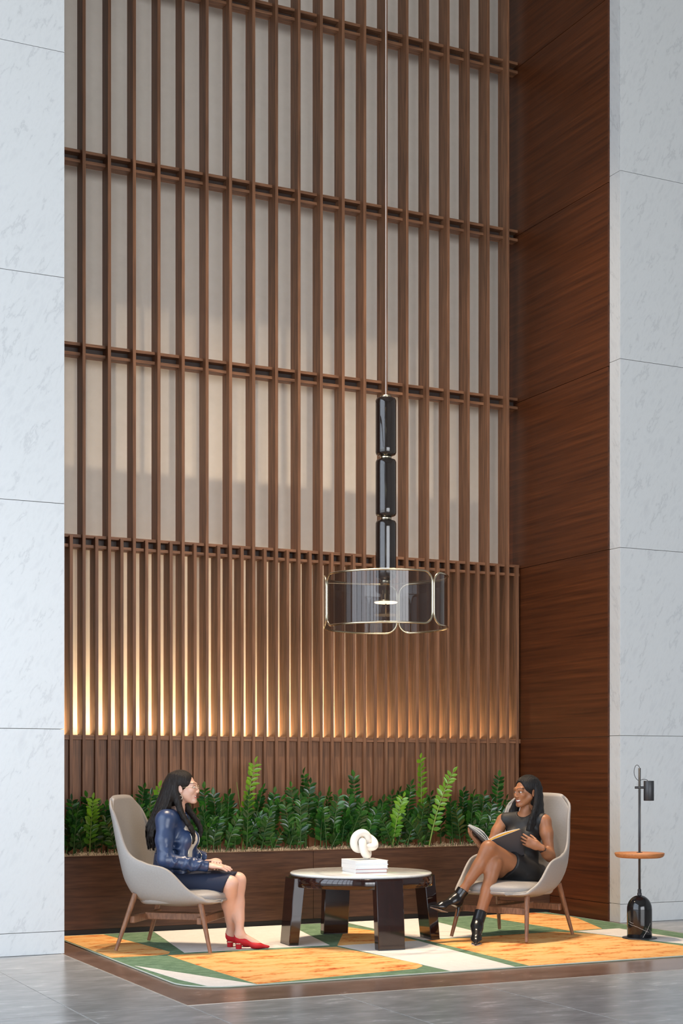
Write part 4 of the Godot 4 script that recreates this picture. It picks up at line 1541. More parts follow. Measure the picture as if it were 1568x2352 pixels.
func face_color(p: Vector3, skin: Color, lip: Color, brow: Color) -> Color:
	var c := skin
	var ax := absf(p.x)
	# lips
	if p.z > 0.07 and p.y < -0.044 and p.y > -0.084 and ax < 0.032:
		var e := pow(ax / 0.030, 2.0) + pow((p.y + 0.0640) / 0.0165, 2.0)
		c = c.lerp(lip, clampf((1.05 - e) * 3.0, 0, 1) * 0.85)
	# brows
	if p.z > 0.05 and p.y > 0.018 and p.y < 0.042 and ax > 0.010 and ax < 0.052:
		var mid := 0.0265 + 0.006 * sin((ax - 0.010) / 0.042 * PI * 0.8)
		c = c.lerp(brow, clampf(1.6 - absf(p.y - mid) / 0.0026, 0, 1) * 0.85)
	# lash line
	var ee := pow((ax - 0.031) / 0.0165, 2.0) + pow((p.y - 0.004) / 0.0085, 2.0)
	if p.z > 0.05 and ee < 1.35 and ee > 0.5:
		c = c.lerp(brow, 0.55 if p.y > 0.002 else 0.25)
	return c


func baked(d: Dictionary, xf: Transform3D, into: MB, color: Callable) -> void:
	var base := into.v.size()
	var v: PackedVector3Array = d.v
	var n: PackedVector3Array = d.n
	for i in v.size():
		into.col = color.call(v[i])
		into.vert(xf * v[i], (xf.basis * n[i]).normalized())
	var ix: PackedInt32Array = d.ix
	for i in ix.size():
		ix[i] += base
	into.ix.append_array(ix)
	into.use_c = true


# ---------------------------------------------------------------- people
var jobs := []


func job(f: Field, cell: float) -> int:
	jobs.append({"f": f, "cell": cell, "out": {}})
	return jobs.size() - 1


func run_job(i: int) -> void:
	jobs[i].out = (jobs[i].f as Field).mesh(jobs[i].cell)


func V(x: float, y: float, z: float) -> Vector3:
	return Vector3(x, y, z)


func cloth(c: Color, rough: float, spec := 0.4) -> StandardMaterial3D:     # c is a linear base colour
	var m := mat(c.linear_to_srgb(), rough, 0.0, spec)
	return m


func skin_material() -> StandardMaterial3D:
	var m := mat(Color(1, 1, 1), 0.42, 0.0, 0.42)
	m.vertex_color_use_as_albedo = true
	m.subsurf_scatter_enabled = true
	m.subsurf_scatter_strength = 0.08
	return m


func torso(f: Field, fat: float, hip: Vector3, waist: Vector3, chest: Vector3, neck: Vector3, sl: Vector3, sr: Vector3, bust := 0.0) -> void:
	var across := (sl - sr).normalized()
	var rot := Basis(across, Vector3.UP, across.cross(Vector3.UP)).orthonormalized()
	f.ball(hip, V(0.158 + fat, 0.105 + fat, 0.120 + fat), Basis(), 0.05)
	f.ball(waist, V(0.118 + fat, 0.115, 0.088 + fat), rot, 0.06)
	f.ball(chest, V(0.128 + fat, 0.135, 0.090 + fat), rot, 0.05)
	f.ball(chest.lerp(neck, 0.55), V(0.115 + fat, 0.075, 0.066 + fat), rot, 0.04)
	for s in [-1.0, 1.0]:
		f.ball(chest + rot * V(s * 0.064, -0.012 - bust * 0.5, 0.072 + bust + fat * 0.6), V(0.058, 0.056 + bust * 0.3, 0.050), rot, 0.035)
	f.cone(sl.lerp(neck, 0.12), neck.lerp(sl, 0.25) - V(0, 0.012, 0), 0.046 + fat, 0.042 + fat, 0.04)
	f.cone(sr.lerp(neck, 0.12), neck.lerp(sr, 0.25) - V(0, 0.012, 0), 0.046 + fat, 0.042 + fat, 0.04)


func limb(f: Field, a: Vector3, b: Vector3, r0: float, r1: float, k := 0.03) -> void:
	f.cone(a, b, r0, r1, k)


func lower_leg(f: Field, knee: Vector3, ankle: Vector3, back: Vector3) -> void:
	f.cone(knee, knee.lerp(ankle, 0.12), 0.050, 0.048, 0.03)
	f.cone(knee, ankle, 0.044, 0.030, 0.03)
	var c0 := knee.lerp(ankle, 0.16) + back * 0.014
	var c1 := knee.lerp(ankle, 0.42) + back * 0.014
	f.cone(c0, c1, 0.043, 0.043, 0.03)
	f.cone(c1, knee.lerp(ankle, 0.72) + back * 0.004, 0.043, 0.032, 0.03)


func eye(t: Node3D, xf: Transform3D, at: Vector3, gaze: Vector3) -> void:
	var b := MB.new()
	b.use_c = true
	var g := gaze.normalized()
	var rows := 13
	var seg := 18
	var x := g.cross(Vector3.UP).normalized()
	var y := x.cross(g)
	for i in rows:
		var a := PI * i / (rows - 1.0)
		b.col = Color(0.02, 0.012, 0.01) if a < 0.66 else Color(0.60, 0.58, 0.56)
		for j in seg + 1:
			var an := TAU * j / seg
			var d := g * cos(a) + (x * cos(an) + y * sin(an)) * sin(a)
			b.vert(xf * (at + d * 0.0108), (xf.basis * d).normalized())
	b._grid(0, rows, seg + 1)
	var m := mat(Color(1, 1, 1), 0.12)
	m.vertex_color_use_as_albedo = true
	part("eye", b.mesh(), m, t)


func teeth(t: Node3D, xf: Transform3D, smile: float) -> void:
	var b := MB.new()
	for q in 8:
		var a := lerpf(-0.80, 0.80, (q + 0.5) / 8.0)
		var p := V(a * 0.028, -0.0605 + 0.0065 * smile * a * a, 0.0872 - 0.0110 * a * a)
		var bs := Basis(Vector3.UP, a * 0.75)
		b.box(V(-0.0027, -0.0070 + 0.003 * absf(a), -0.003), V(0.0027, 0.006, 0.001), 0.0008, Transform3D(xf.basis * bs, xf * p))
	part("teeth", b.mesh(), mat(rgb(238, 234, 226), 0.25), t)


func curve(pts: Array, n: int) -> Array:
	var out := []
	for k in pts.size() - 1:
		for j in n:
			out.append((pts[k] as Vector3).cubic_interpolate(pts[k + 1], pts[maxi(k - 1, 0)], pts[mini(k + 2, pts.size() - 1)], float(j) / n))
	out.append(pts[pts.size() - 1])
	return out


func lock(f: Field, pts: Array, r0: float, r1: float, k: float) -> void:
	var c := curve(pts, 2)
	for i in c.size() - 1:
		var u := float(i) / (c.size() - 1)
		var w := float(i + 1) / (c.size() - 1)
		f.cone(c[i], c[i + 1], lerpf(r0, r1, u), lerpf(r0, r1, w), k)


func hair_material(c: Color) -> StandardMaterial3D:
	var m := mat(c.linear_to_srgb(), 0.46, 0.0, 0.36)
	var n := noise_bytes(256, 256, 77, 0.05, 3)
	m.heightmap_enabled = true
	m.heightmap_texture = tex_mix(n, n, 1.0, 256, 256, [[0.0, Color(0, 0, 0)], [1.0, Color(1, 1, 1)]])
	m.heightmap_scale = 0.5
	m.uv1_triplanar = true
	m.uv1_world_triplanar = false
	m.uv1_scale = V(14, 0.9, 14)
	return m


# a pump with a block heel, standing at heel h and pointing along d
func pump(t: Node3D, h: Vector3, d: Vector3, red: StandardMaterial3D) -> void:
	var lat := Vector3.UP.cross(d).normalized()
	var xf := Transform3D(Basis(lat, Vector3.UP, d), h)
	var f := Field.new()
	f.cone(V(0, 0.068, 0.008), V(0, 0.058, 0.050), 0.029, 0.031, 0.02)
	f.flat(V(0, 0.050, 0.055), V(0, 0.024, 0.130), 0.033, 0.037, Vector3.UP, 0.62, 0.02)
	f.flat(V(0, 0.021, 0.130), V(0, 0.014, 0.205), 0.036, 0.019, Vector3.UP, 0.55, 0.02)
	f.cone(V(0, 0.080, 0.0), V(0, 0.095, -0.004), 0.024, 0.022, 0.015)
	f.cut(V(0, 0.0, 0), V(0, -1, 0), 0.002)
	f.ball(V(0, 0.105, 0.075), V(0.026, 0.060, 0.092), Basis(Vector3.RIGHT, 0.30), 0.006, -1.0)
	f.cut(V(0, 0.098, 0.0), V(0, 1, 0.25), 0.002)
	f.cone(V(-0.05, -0.012, 0.055), V(0.05, -0.012, 0.055), 0.040, 0.040, 0.008, -1.0)
	var id := job(f, 0.0045)
	later.append(func():
		var b := MB.new()
		baked(jobs[id].out, xf, b, func(_p): return Color(1, 1, 1))
		b.use_c = false
		var sh := part("shoe", b.mesh(), red, t)
		var hb := MB.new()
		hb.lathe([Vector2(0.0, 0.0), Vector2(0.0195, 0.0), Vector2(0.0205, 0.002), Vector2(0.0225, 0.036), Vector2(0.0235, 0.046), Vector2(0.0, 0.046)], 20, xf * Transform3D(Basis.from_scale(V(1.12, 1, 1)), V(0, 0, 0.008)))
		part("heel", hb.mesh(), red, sh)
		hb = MB.new()
		hb.lathe([Vector2(0.0228, 0.034), Vector2(0.0242, 0.0345), Vector2(0.0246, 0.0405), Vector2(0.0232, 0.041)], 20, xf * Transform3D(Basis.from_scale(V(1.13, 1, 1.02)), V(0, 0, 0.008)))
		part("gold_band", hb.mesh(), M.brass, sh))


var later := []


func build_people() -> void:
	woman_in_blue()
	woman_in_black()
	var ids := []
	for i in jobs.size():
		ids.append(WorkerThreadPool.add_task(run_job.bind(i)))
	for i in ids:
		WorkerThreadPool.wait_for_task_completion(i)
	for c in later:
		c.call()


func woman_in_blue() -> void:
	var t := thing("person", "smiling woman in a blue leather jacket and navy skirt sitting sideways, hands on lap", "person", V(-1.54, 0.0105, 0.086), deg_to_rad(51.05))
	var skin := Color(0.68, 0.42, 0.32)
	var lip := Color(0.52, 0.13, 0.11)
	var hairc := Color(0.013, 0.010, 0.009)
	var hx := Transform3D(Basis(Vector3.UP, deg_to_rad(9.0)) * Basis(Vector3.RIGHT, deg_to_rad(-2.0)), V(0, 1.122, 0.058))
	var sl := V(0.165, 0.900, -0.02)
	var sr := V(-0.165, 0.900, -0.02)
	var neck := V(0, 0.935, 0.005)
	var hip := V(0, 0.470, -0.055)
	var waist := V(0, 0.625, -0.035)
	var chest := V(0, 0.790, -0.015)
	var er := V(-0.225, 0.628, 0.005)
	var wr := V(-0.108, 0.582, 0.262)
	var el := V(0.225, 0.650, 0.02)
	var wl := V(0.060, 0.612, 0.262)
	var kr := V(-0.080, 0.462, 0.425)
	var kl := V(0.058, 0.476, 0.440)
	var ar := V(0.130, 0.105, 0.368)
	var al := V(0.030, 0.105, 0.462)
	# skin: one body
	var f := Field.new()
	limb(f, V(0, 0.99, 0.02), V(0, 0.90, 0.0), 0.050, 0.058)
	f.ball(V(0, 0.885, 0.015), V(0.10, 0.05, 0.06), Basis(), 0.04)
	limb(f, V(-0.085, 0.462, 0.02), kr, 0.070, 0.050)
	limb(f, V(0.085, 0.462, 0.02), kl, 0.070, 0.050)
	f.ball(V(0, 0.50, -0.03), V(0.14, 0.09, 0.10), Basis(), 0.05)
	limb(f, V(0, 0.52, -0.03), V(0, 0.90, -0.01), 0.07, 0.06, 0.05)
	lower_leg(f, kr, ar, V(0, 0, -1))
	lower_leg(f, kl, al, V(0, 0, -1))
	for q in [[ar, V(0.42, 0, 0.907)], [al, V(0.30, 0, 0.954)]]:
		var a: Vector3 = q[0]
		var d: Vector3 = q[1]
		var hl := V(a.x, 0, a.z) - d * 0.012
		f.cone(a, hl + V(0, 0.066, 0), 0.031, 0.024, 0.02)
		f.flat(a - V(0, 0.005, 0), hl + d * 0.135 + V(0, 0.030, 0), 0.031, 0.029, Vector3.UP, 0.8, 0.02)
	var jb := job(f, 0.010)
	var jh := job(head_field(1.0, 1.0, 1.0), 0.0037)
	var hr := Field.new()
	var straight := [[0.10, 0.12, 0.05], [0.14, 0.14, 0.05], [0.18, 0.15, 0.08], [0.20, 0.2, 0.1]]
	hand(hr, V(-0.100, 0.588, 0.285), V(0.30, -0.10, 1.0), V(-0.25, 1, 0.05), 1.0, straight, V(0.8, 0.45, -0.3), 1.0, 0.06)
	var jr := job(hr, 0.0034)
	var hl2 := Field.new()
	var wrap := [[0.35, 0.55, 0.3], [0.40, 0.6, 0.3], [0.42, 0.6, 0.3], [0.45, 0.65, 0.3]]
	hand(hl2, V(0.045, 0.612, 0.285), V(-0.93, -0.02, 0.36), V(0.1, 1, 0.1), -1.0, wrap, V(0.5, 0.8, 0.0), 0.97, 0.10)
	var jl := job(hl2, 0.0034)
	# clothes
	var bl := Field.new()
	torso(bl, 0.004, hip, waist, chest, neck, sl, sr, 0.034)
	bl.flat(V(0, 0.80, 0.080), V(0, 0.52, 0.065), 0.075, 0.075, Vector3.BACK, 0.60, 0.03)
	bl.ball(V(0, 0.985, 0.035), V(0.066, 0.075, 0.075), Basis(), 0.01, -1.0)
	bl.cut(V(0, 0.52, 0), V(0, -1, 0))
	bl.cut(V(0, 0.93, -0.02), V(0, 1, 0.35))
	var jbl := job(bl, 0.011)
	var jk := Field.new()
	torso(jk, 0.026, hip, waist, chest, neck, sl, sr, 0.030)
	for s in [-1.0, 1.0]:
		jk.cone(V(s * 0.088, 0.74, 0.085), V(s * 0.088, 0.50, 0.080), 0.040, 0.038, 0.03)
	limb(jk, sr + V(0.02, -0.005, 0), sr.lerp(er, 0.5) + V(0, 0, -0.006), 0.066, 0.058)
	limb(jk, sr.lerp(er, 0.5) + V(0, 0, -0.006), er, 0.058, 0.052)
	limb(jk, er, wr, 0.052, 0.038)
	limb(jk, sl + V(-0.02, -0.005, 0), el, 0.062, 0.050)
	limb(jk, el, wl, 0.050, 0.038)
	var rng := RandomNumberGenerator.new()
	rng.seed = 4
	for q in 15:                     # creases round the sleeves
		var u := rng.randf_range(0.05, 0.85)
		var a := er.lerp(wr, u)
		var ax := (wr - er).normalized()
		var o := ax.cross(V(rng.randf_range(-1, 1), rng.randf_range(-0.3, 1), rng.randf_range(-0.4, 0.4))).normalized()
		var o2 := ax.cross(o)
		var r := lerpf(0.050, 0.038, u)
		var pts := []
		for j in 5:
			var an := lerpf(-1.1, 1.1, j / 4.0)
			pts.append(a + (o * cos(an) + o2 * sin(an)) * (r + 0.001) + ax * (0.020 * an * (1 if q % 2 else -1)))
		for j in 4:
			jk.cone(pts[j], pts[j + 1], 0.0075 - 0.0018 * absf(j - 1.5), 0.0075 - 0.0018 * absf(j - 0.5), 0.012)
	for q in 5:
		var u := rng.randf_range(0.50, 0.80)
		var a := sr.lerp(er, u) + V(-0.050, 0, 0.01)
		jk.cone(a + V(0.006, 0.015, -0.026), a + V(0.004, -0.015, 0.024), 0.006, 0.006, 0.016)
	for q in 6:
		var y := 0.52 + 0.05 * q
		jk.cone(V(-0.142, y, -0.10), V(-0.128, y - 0.02, 0.07), 0.006, 0.006, 0.02)
	jk.ball(V(0, 0.99, 0.035), V(0.076, 0.085, 0.085), Basis(), 0.01, -1.0)
	# open front
	jk.flat(V(0.0, 0.95, 0.14), V(0.0, 0.76, 0.17), 0.050, 0.068, Vector3.BACK, 0.9, 0.008, -1.0)
	jk.flat(V(0.0, 0.76, 0.17), V(0.0, 0.44, 0.16), 0.068, 0.026, Vector3.BACK, 0.9, 0.008, -1.0)
	jk.cone(V(0.0, 0.93, 0.20), V(0.0, 0.76, 0.22), 0.050, 0.078, 0.008, -1.0)
	jk.cone(V(0.0, 0.76, 0.22), V(0.0, 0.44, 0.22), 0.078, 0.030, 0.008, -1.0)
	jk.cut(V(0, 0.475, 0), V(0, -1, 0.06))
	jk.cut(wr - (wr - er).normalized() * -0.016, (wr - er), 0.003)
	var jjk := job(jk, 0.0082)
	var sk := Field.new()
	sk.ball(hip + V(0, -0.005, 0), V(0.175, 0.115, 0.13), Basis(), 0.05)
	limb(sk, V(-0.088, 0.455, 0.0), kr + V(0.0, -0.010, 0.06), 0.088, 0.067, 0.05)
	limb(sk, V(0.088, 0.462, 0.0), kl + V(0.0, -0.010, 0.06), 0.088, 0.067, 0.05)
	limb(sk, V(0, 0.47, 0.0), (kr + kl) * 0.5 + V(0, 0.004, 0.06), 0.07, 0.05, 0.06)
	sk.cut(V(0, 0.506, 0.430), V(0.0, -0.46, 1.0), 0.004)
	sk.cut(V(0, 0.375, 0.0), V(0, -1, 0), 0.01)
	var jsk := job(sk, 0.009)
	# hair
	var h := Field.new()
	h.ball(V(0, 0.040, -0.022), V(0.083, 0.090, 0.101), Basis(), 0.02)
	h.ball(V(0, -0.03, -0.055), V(0.082, 0.11, 0.075), Basis(), 0.03)
	h.ball(V(0, -0.030, 0.100), V(0.088, 0.110, 0.060), Basis(Vector3.RIGHT, -0.12), 0.008, -1.0)
	h.ball(V(0, 0.052, 0.112), V(0.055, 0.056, 0.052), Basis(), 0.008, -1.0)
	for s in [-1.0, 1.0]:
		h.ball(V(s * 0.088, -0.012, -0.002), V(0.020, 0.034, 0.026), Basis(), 0.006, -1.0)
	var jhc := job(h, 0.0042)
	var h2 := Field.new()
	for q in 9:                       # the mass down the back
		var u := lerpf(-1.0, 1.0, q / 8.0)
		var a := u * 1.35
		lock(h2, [V(sin(a) * 0.040, 0.075, -0.035 - cos(a) * 0.040), V(sin(a) * 0.060, 0.02, -0.050 - cos(a) * 0.062), V(sin(a) * 0.082, -0.06, -0.060 - cos(a) * 0.085), V(sin(a) * 0.110, -0.17, -0.100 - cos(a) * 0.090), V(sin(a) * 0.122 + 0.012 * sin(q * 2.0), -0.28, -0.140 - cos(a) * 0.105), V(sin(a) * 0.112, -0.385 - 0.02 * cos(q * 1.7), -0.150 - cos(a) * 0.095)], 0.038, 0.014, 0.012)
	# locks in front of both shoulders
	lock(h2, [V(-0.046, 0.080, -0.030), V(-0.073, 0.015, -0.045), V(-0.086, -0.10, -0.030), V(-0.092, -0.20, 0.012), V(-0.085, -0.275, 0.060), V(-0.072, -0.335, 0.074), V(-0.082, -0.385, 0.068)], 0.028, 0.010, 0.010)
	lock(h2, [V(-0.070, -0.05, -0.03), V(-0.094, -0.16, -0.008), V(-0.104, -0.25, 0.040), V(-0.092, -0.31, 0.066)], 0.024, 0.008, 0.010)
	lock(h2, [V(0.046, 0.080, -0.030), V(0.073, 0.015, -0.045), V(0.088, -0.11, -0.010), V(0.096, -0.20, 0.045), V(0.090, -0.28, 0.092), V(0.074, -0.345, 0.098)], 0.032, 0.012, 0.010)
	lock(h2, [V(0.070, -0.05, -0.02), V(0.085, -0.15, 0.012), V(0.085, -0.24, 0.082), V(0.074, -0.31, 0.110)], 0.026, 0.010, 0.010)
	for q in 22:                      # finer wavy strands over the mass
		var u := rng.randf_range(-1.0, 1.0)
		var a := u * 1.5
		var w := rng.randf_range(-0.012, 0.012)
		lock(h2, [V(sin(a) * 0.052, 0.085, -0.030 - cos(a) * 0.055), V(sin(a) * 0.086, 0.02, -0.052 - cos(a) * 0.078), V(sin(a) * 0.112 + w, -0.07, -0.062 - cos(a) * 0.114), V(sin(a) * 0.138 - w, -0.17, -0.102 - cos(a) * 0.120), V(sin(a) * 0.140 + 1.6 * w, -0.26, -0.140 - cos(a) * 0.124), V(sin(a) * 0.140 - 1.6 * w, -0.33, -0.150 - cos(a) * 0.124), V(sin(a) * 0.118 + w, -0.40 - rng.randf() * 0.03, -0.150 - cos(a) * 0.110)], 0.011, 0.005, 0.006)
	var jh2 := job(h2, 0.0066)
	var red := mat(rgb(176, 24, 34), 0.6, 0.0, 0.4)
	pump(t, V(ar.x, 0, ar.z) - V(0.42, 0, 0.907) * 0.015, V(0.42, 0, 0.907), red)
	pump(t, V(al.x, 0, al.z) - V(0.30, 0, 0.954) * 0.015, V(0.30, 0, 0.954), red)
	later.append(func():
		var sm := skin_material()
		var b := MB.new()
		var plain := func(_p: Vector3) -> Color: return skin
		baked(jobs[jb].out, Transform3D(), b, plain)
		baked(jobs[jh].out, hx, b, func(p: Vector3) -> Color: return face_color(p, skin, lip, hairc))
		baked(jobs[jr].out, Transform3D(), b, plain)
		baked(jobs[jl].out, Transform3D(), b, plain)
		var body := part("body", b.mesh(), sm, t)
		eye(body, hx, V(-0.031, 0.0030, 0.0768), V(0.05, -0.05, 1))
		eye(body, hx, V(0.031, 0.0030, 0.0768), V(0.05, -0.05, 1))
		teeth(body, hx, 1.0)
		simple(t, "blouse", jbl, cloth(Color(0.72, 0.64, 0.54), 0.8))
		var jm := cloth(Color(0.024, 0.046, 0.115), 0.34, 0.55)
		var ja := simple(t, "jacket", jjk, jm)
		# zip along the near front edge
		for sgn in [-1.0, 1.0]:
			var line := []
			for q in 22:
				var u := q / 21.0
				line.append(snap(jk, V(sgn * (lerpf(0.078, 0.036, u) + 0.014), lerpf(0.82, 0.485, u), 0.16)))
			var z := MB.new()
			z.tube(line, 0.0024, 8)
			part("zip", z.mesh(), M.brass, ja)
		simple(t, "skirt", jsk, cloth(Color(0.013, 0.019, 0.042), 0.75))
		var hm := hair_material(hairc)
		var ha := simple(t, "hair", jhc, hm, hx)
		simple(ha, "long_locks", jh2, hm, hx)
		# small things worn on the head
		var ring := MB.new()
		for s in [-1.0, 1.0]:
			var pts := []
			for q in 16:
				var an := TAU * q / 16.0
				pts.append(hx * V(s * 0.0835, -0.064 + 0.013 * cos(an), -0.004 + 0.010 * sin(an)))
			ring.tube(pts, 0.0018, 6, true)
			for q in 2:
				ring.lathe([Vector2(0.0, -0.004), Vector2(0.004, 0.0), Vector2(0.0, 0.004)], 8, Transform3D(Basis(), hx * V(s * 0.084, -0.040 - 0.047 * q, -0.004)))
		part("earrings", ring.mesh(), M.brass, t)
		var gl := MB.new()
		for s in [-1.0, 1.0]:
			var pts := []
			for q in 18:
				var an := TAU * q / 18.0
				pts.append(hx * V(s * 0.033 + 0.021 * cos(an), 0.000 + 0.017 * sin(an), 0.107 - 0.12 * absf(0.021 * cos(an) + s * 0.033) ))
			gl.tube(pts, 0.0011, 6, true)
			gl.tube([hx * V(s * 0.054, 0.004, 0.099), hx * V(s * 0.074, 0.006, 0.02), hx * V(s * 0.076, 0.004, -0.012)], 0.0011, 6)
		gl.tube([hx * V(-0.012, 0.003, 0.106), hx * V(0, 0.006, 0.108), hx * V(0.012, 0.003, 0.106)], 0.0011, 6)
		part("glasses", gl.mesh(), M.brass, t))


func snap(f: Field, p: Vector3) -> Vector3:          # the nearest point of a field's surface
	var all := PackedInt32Array(range(f.typ.size()))
	for k in 14:
		var d := f.dist(p, all)
		var e := 0.002
		var g := V(f.dist(p + V(e, 0, 0), all) - d, f.dist(p + V(0, e, 0), all) - d, f.dist(p + V(0, 0, e), all) - d)
		if g.length() < 1e-7:
			break
		p -= g.normalized() * d * 0.8
	return p


func simple(t: Node3D, called: String, id: int, m: Material, xf := Transform3D.IDENTITY) -> MeshInstance3D:
	var b := MB.new()
	baked(jobs[id].out, xf, b, func(_p): return Color(1, 1, 1))
	b.use_c = false
	return part(called, b.mesh(), m, t)


# an ankle boot as a field in its own axes: heel at the origin, toe along z, sole on y = 0, ankle top at y = 0.2
func boot(t: Node3D, xf: Transform3D, m: StandardMaterial3D, top: Vector3) -> void:
	var f := Field.new()
	var shaft := xf.affine_inverse() * top
	f.cone(V(0, 0.125, 0.032), shaft, 0.044, 0.046, 0.03)
	f.cone(V(0, 0.100, 0.020), V(0, 0.108, 0.060), 0.034, 0.038, 0.03)
	f.flat(V(0, 0.090, 0.055), V(0, 0.036, 0.150), 0.040, 0.040, Vector3.RIGHT, 0.88, 0.03)
	f.flat(V(0, 0.030, 0.150), V(0, 0.012, 0.255), 0.038, 0.010, Vector3.UP, 0.72, 0.02)
	f.cut(shaft, (shaft - V(0, 0.125, 0.032)), 0.003)
	f.cut(V(0, 0.0, 0.15), V(0, -1, 0), 0.002)
	f.cone(V(-0.06, -0.03, 0.062), V(0.06, -0.03, 0.062), 0.098, 0.098, 0.01, -1.0)
	var id := job(f, 0.0045)
	later.append(func():
		var b := MB.new()
		baked(jobs[id].out, xf, b, func(_p): return Color(1, 1, 1))
		b.use_c = false
		var bt := part("ankle_boot", b.mesh(), m, t)
		var hb := MB.new()
		hb.tube([xf * V(0, 0.085, 0.010), xf * V(0, 0.045, -0.004), xf * V(0, 0.0, -0.006)], [0.022, 0.009, 0.0055], 12)
		part("heel", hb.mesh(), m, bt)
		var so := MB.new()
		var rows := []
		for i in 10:
			var u := i / 9.0
			var z := lerpf(0.118, 0.262, u)
			var w := 0.034 * sqrt(maxf(0.0, 1.0 - pow(maxf(u - 0.25, 0.0) / 0.75, 1.6))) + 0.003
			rows.append([xf * V(-w, -0.0005, z), xf * V(-w, 0.0035, z), xf * V(w, 0.0035, z), xf * V(w, -0.0005, z)])
		grid_add(so, rows, true)
		part("sole", so.mesh(), mat(rgb(176, 160, 152), 0.6), bt))


func woman_in_black() -> void:
	var t := thing("person", "smiling woman in a sleeveless black dress with crossed legs reading an open book", "person", V(0.99, 0.0105, 0.51), deg_to_rad(-63.4))
	var skin := Color(0.300, 0.128, 0.060)
	var lip := Color(0.20, 0.055, 0.045)
	var hairc := Color(0.008, 0.007, 0.007)
	var hx := Transform3D(Basis(Vector3.UP, deg_to_rad(-20.0)) * Basis(Vector3.RIGHT, deg_to_rad(3.0)), V(0.018, 1.082, -0.150))
	var sl := V(0.172, 0.862, -0.165)
	var sr := V(-0.172, 0.862, -0.125)
	var neck := V(0.008, 0.905, -0.165)
	var hip := V(0.01, 0.475, -0.075)
	var waist := V(0.005, 0.610, -0.115)
	var chest := V(0.005, 0.760, -0.145)
	var el := V(0.232, 0.600, -0.135)
	var wl := V(0.244, 0.676, 0.036)
	var er := V(-0.232, 0.630, 0.000)
	var wr := V(-0.200, 0.692, 0.168)
	var kl := V(-0.020, 0.672, 0.325)
	var kr := V(0.006, 0.558, 0.292)
	var al := V(-0.150, 0.365, 0.470)
	var ar := V(-0.010, 0.115, 0.500)
	var f := Field.new()
	torso(f, -0.004, hip, waist, chest, neck, sl, sr)
	limb(f, V(0.012, 1.0, -0.172), V(0.008, 0.88, -0.160), 0.044, 0.052)
	limb(f, sl, sl.lerp(el, 0.35), 0.050, 0.044)
	limb(f, sl.lerp(el, 0.35), el, 0.044, 0.036)
	limb(f, el, el.lerp(wl, 0.3), 0.037, 0.037)
	limb(f, el.lerp(wl, 0.3), wl, 0.037, 0.024)
	limb(f, sr, sr.lerp(er, 0.35), 0.050, 0.043)
	limb(f, sr.lerp(er, 0.35), er, 0.043, 0.036)
	limb(f, er, er.lerp(wr, 0.3), 0.037, 0.036)
	limb(f, er.lerp(wr, 0.3), wr, 0.036, 0.024)
	limb(f, V(0.088, 0.475, -0.03), kl, 0.080, 0.056)
	limb(f, V(-0.080, 0.455, -0.03), kr, 0.078, 0.055)
	lower_leg(f, kl, al, V(0.25, -0.3, -0.85))
	lower_leg(f, kr, ar, V(0, -0.2, -0.95))
	limb(f, al, V(-0.179, 0.297, 0.502), 0.030, 0.028)
	var jb := job(f, 0.0095)
	var jh := job(head_field(1.0, 0.98, 1.05), 0.0037)
	var hl := Field.new()
	var grip := [[0.10, 0.22, 0.12], [0.12, 0.25, 0.12], [0.14, 0.28, 0.15], [0.18, 0.30, 0.2]]
	hand(hl, V(0.240, 0.684, 0.048), V(-0.88, 0.36, 0.30), V(0.774, -0.30, 0.55), -1.0, grip, V(0.75, 0.35, -0.7), 1.0, 0.10)
	var jl := job(hl, 0.0034)
	var hr := Field.new()
	var grip2 := [[0.2, 0.5, 0.4], [0.22, 0.5, 0.4], [0.25, 0.55, 0.4], [0.3, 0.6, 0.4]]
	hand(hr, V(-0.198, 0.700, 0.180), V(-0.53, 0.66, 0.38), V(-0.508, -0.70, 0.503), 1.0, grip2, V(0.6, 0.5, -0.7), 0.98, 0.10)
	var jr := job(hr, 0.0034)
	var d := Field.new()
	torso(d, 0.010, hip, waist, chest, neck, sl, sr)
	limb(d, V(0.090, 0.478, -0.03), V(0.090, 0.478, -0.03).lerp(kl, 0.62), 0.093, 0.084, 0.05)
	limb(d, V(-0.085, 0.458, -0.03), V(-0.085, 0.458, -0.03).lerp(kr, 0.62), 0.092, 0.082, 0.05)
	d.ball(V(0.01, 0.435, -0.05), V(0.165, 0.06, 0.14), Basis(), 0.04)
	var rng := RandomNumberGenerator.new()
	rng.seed = 6
	for q in 7:
		var u := q / 6.0
		d.cone(V(0.175 - 0.03 * u, 0.47 + 0.02 * u, -0.10 + 0.02 * u), V(0.150 - 0.075 * u, 0.47 + 0.09 * u, 0.05 + 0.05 * u), 0.006, 0.005, 0.016)
	for s in [-1.0, 1.0]:           # armholes
		var sh: Vector3 = sl if s > 0 else sr
		d.ball(sh + V(s * 0.052, -0.015, 0.0), V(0.058, 0.105, 0.105), Basis(), 0.01, -1.0)
	d.ball(V(0.012, 0.975, -0.135), V(0.068, 0.095, 0.078), Basis(), 0.006, -1.0)
	d.cone(V(0.006, 0.845, -0.02), V(0.000, 0.806, 0.0), 0.006, 0.016, 0.004, -1.0)
	var td := (kl - V(0.088, 0.475, -0.03)).normalized()
	d.cut(V(0.088, 0.475, -0.03).lerp(kl, 0.43), td + V(0, -0.15, 0), 0.004)
	d.cut(V(0, 0.402, 0), V(0, -1, 0), 0.01)
	var jd := job(d, 0.0080)
	# straight long hair
	var h := Field.new()
	h.ball(V(0, 0.040, -0.022), V(0.083, 0.091, 0.102), Basis(), 0.02)
	h.ball(V(0, -0.03, -0.055), V(0.082, 0.11, 0.072), Basis(), 0.03)
	h.ball(V(0, -0.032, 0.098), V(0.090, 0.112, 0.060), Basis(Vector3.RIGHT, -0.10), 0.008, -1.0)
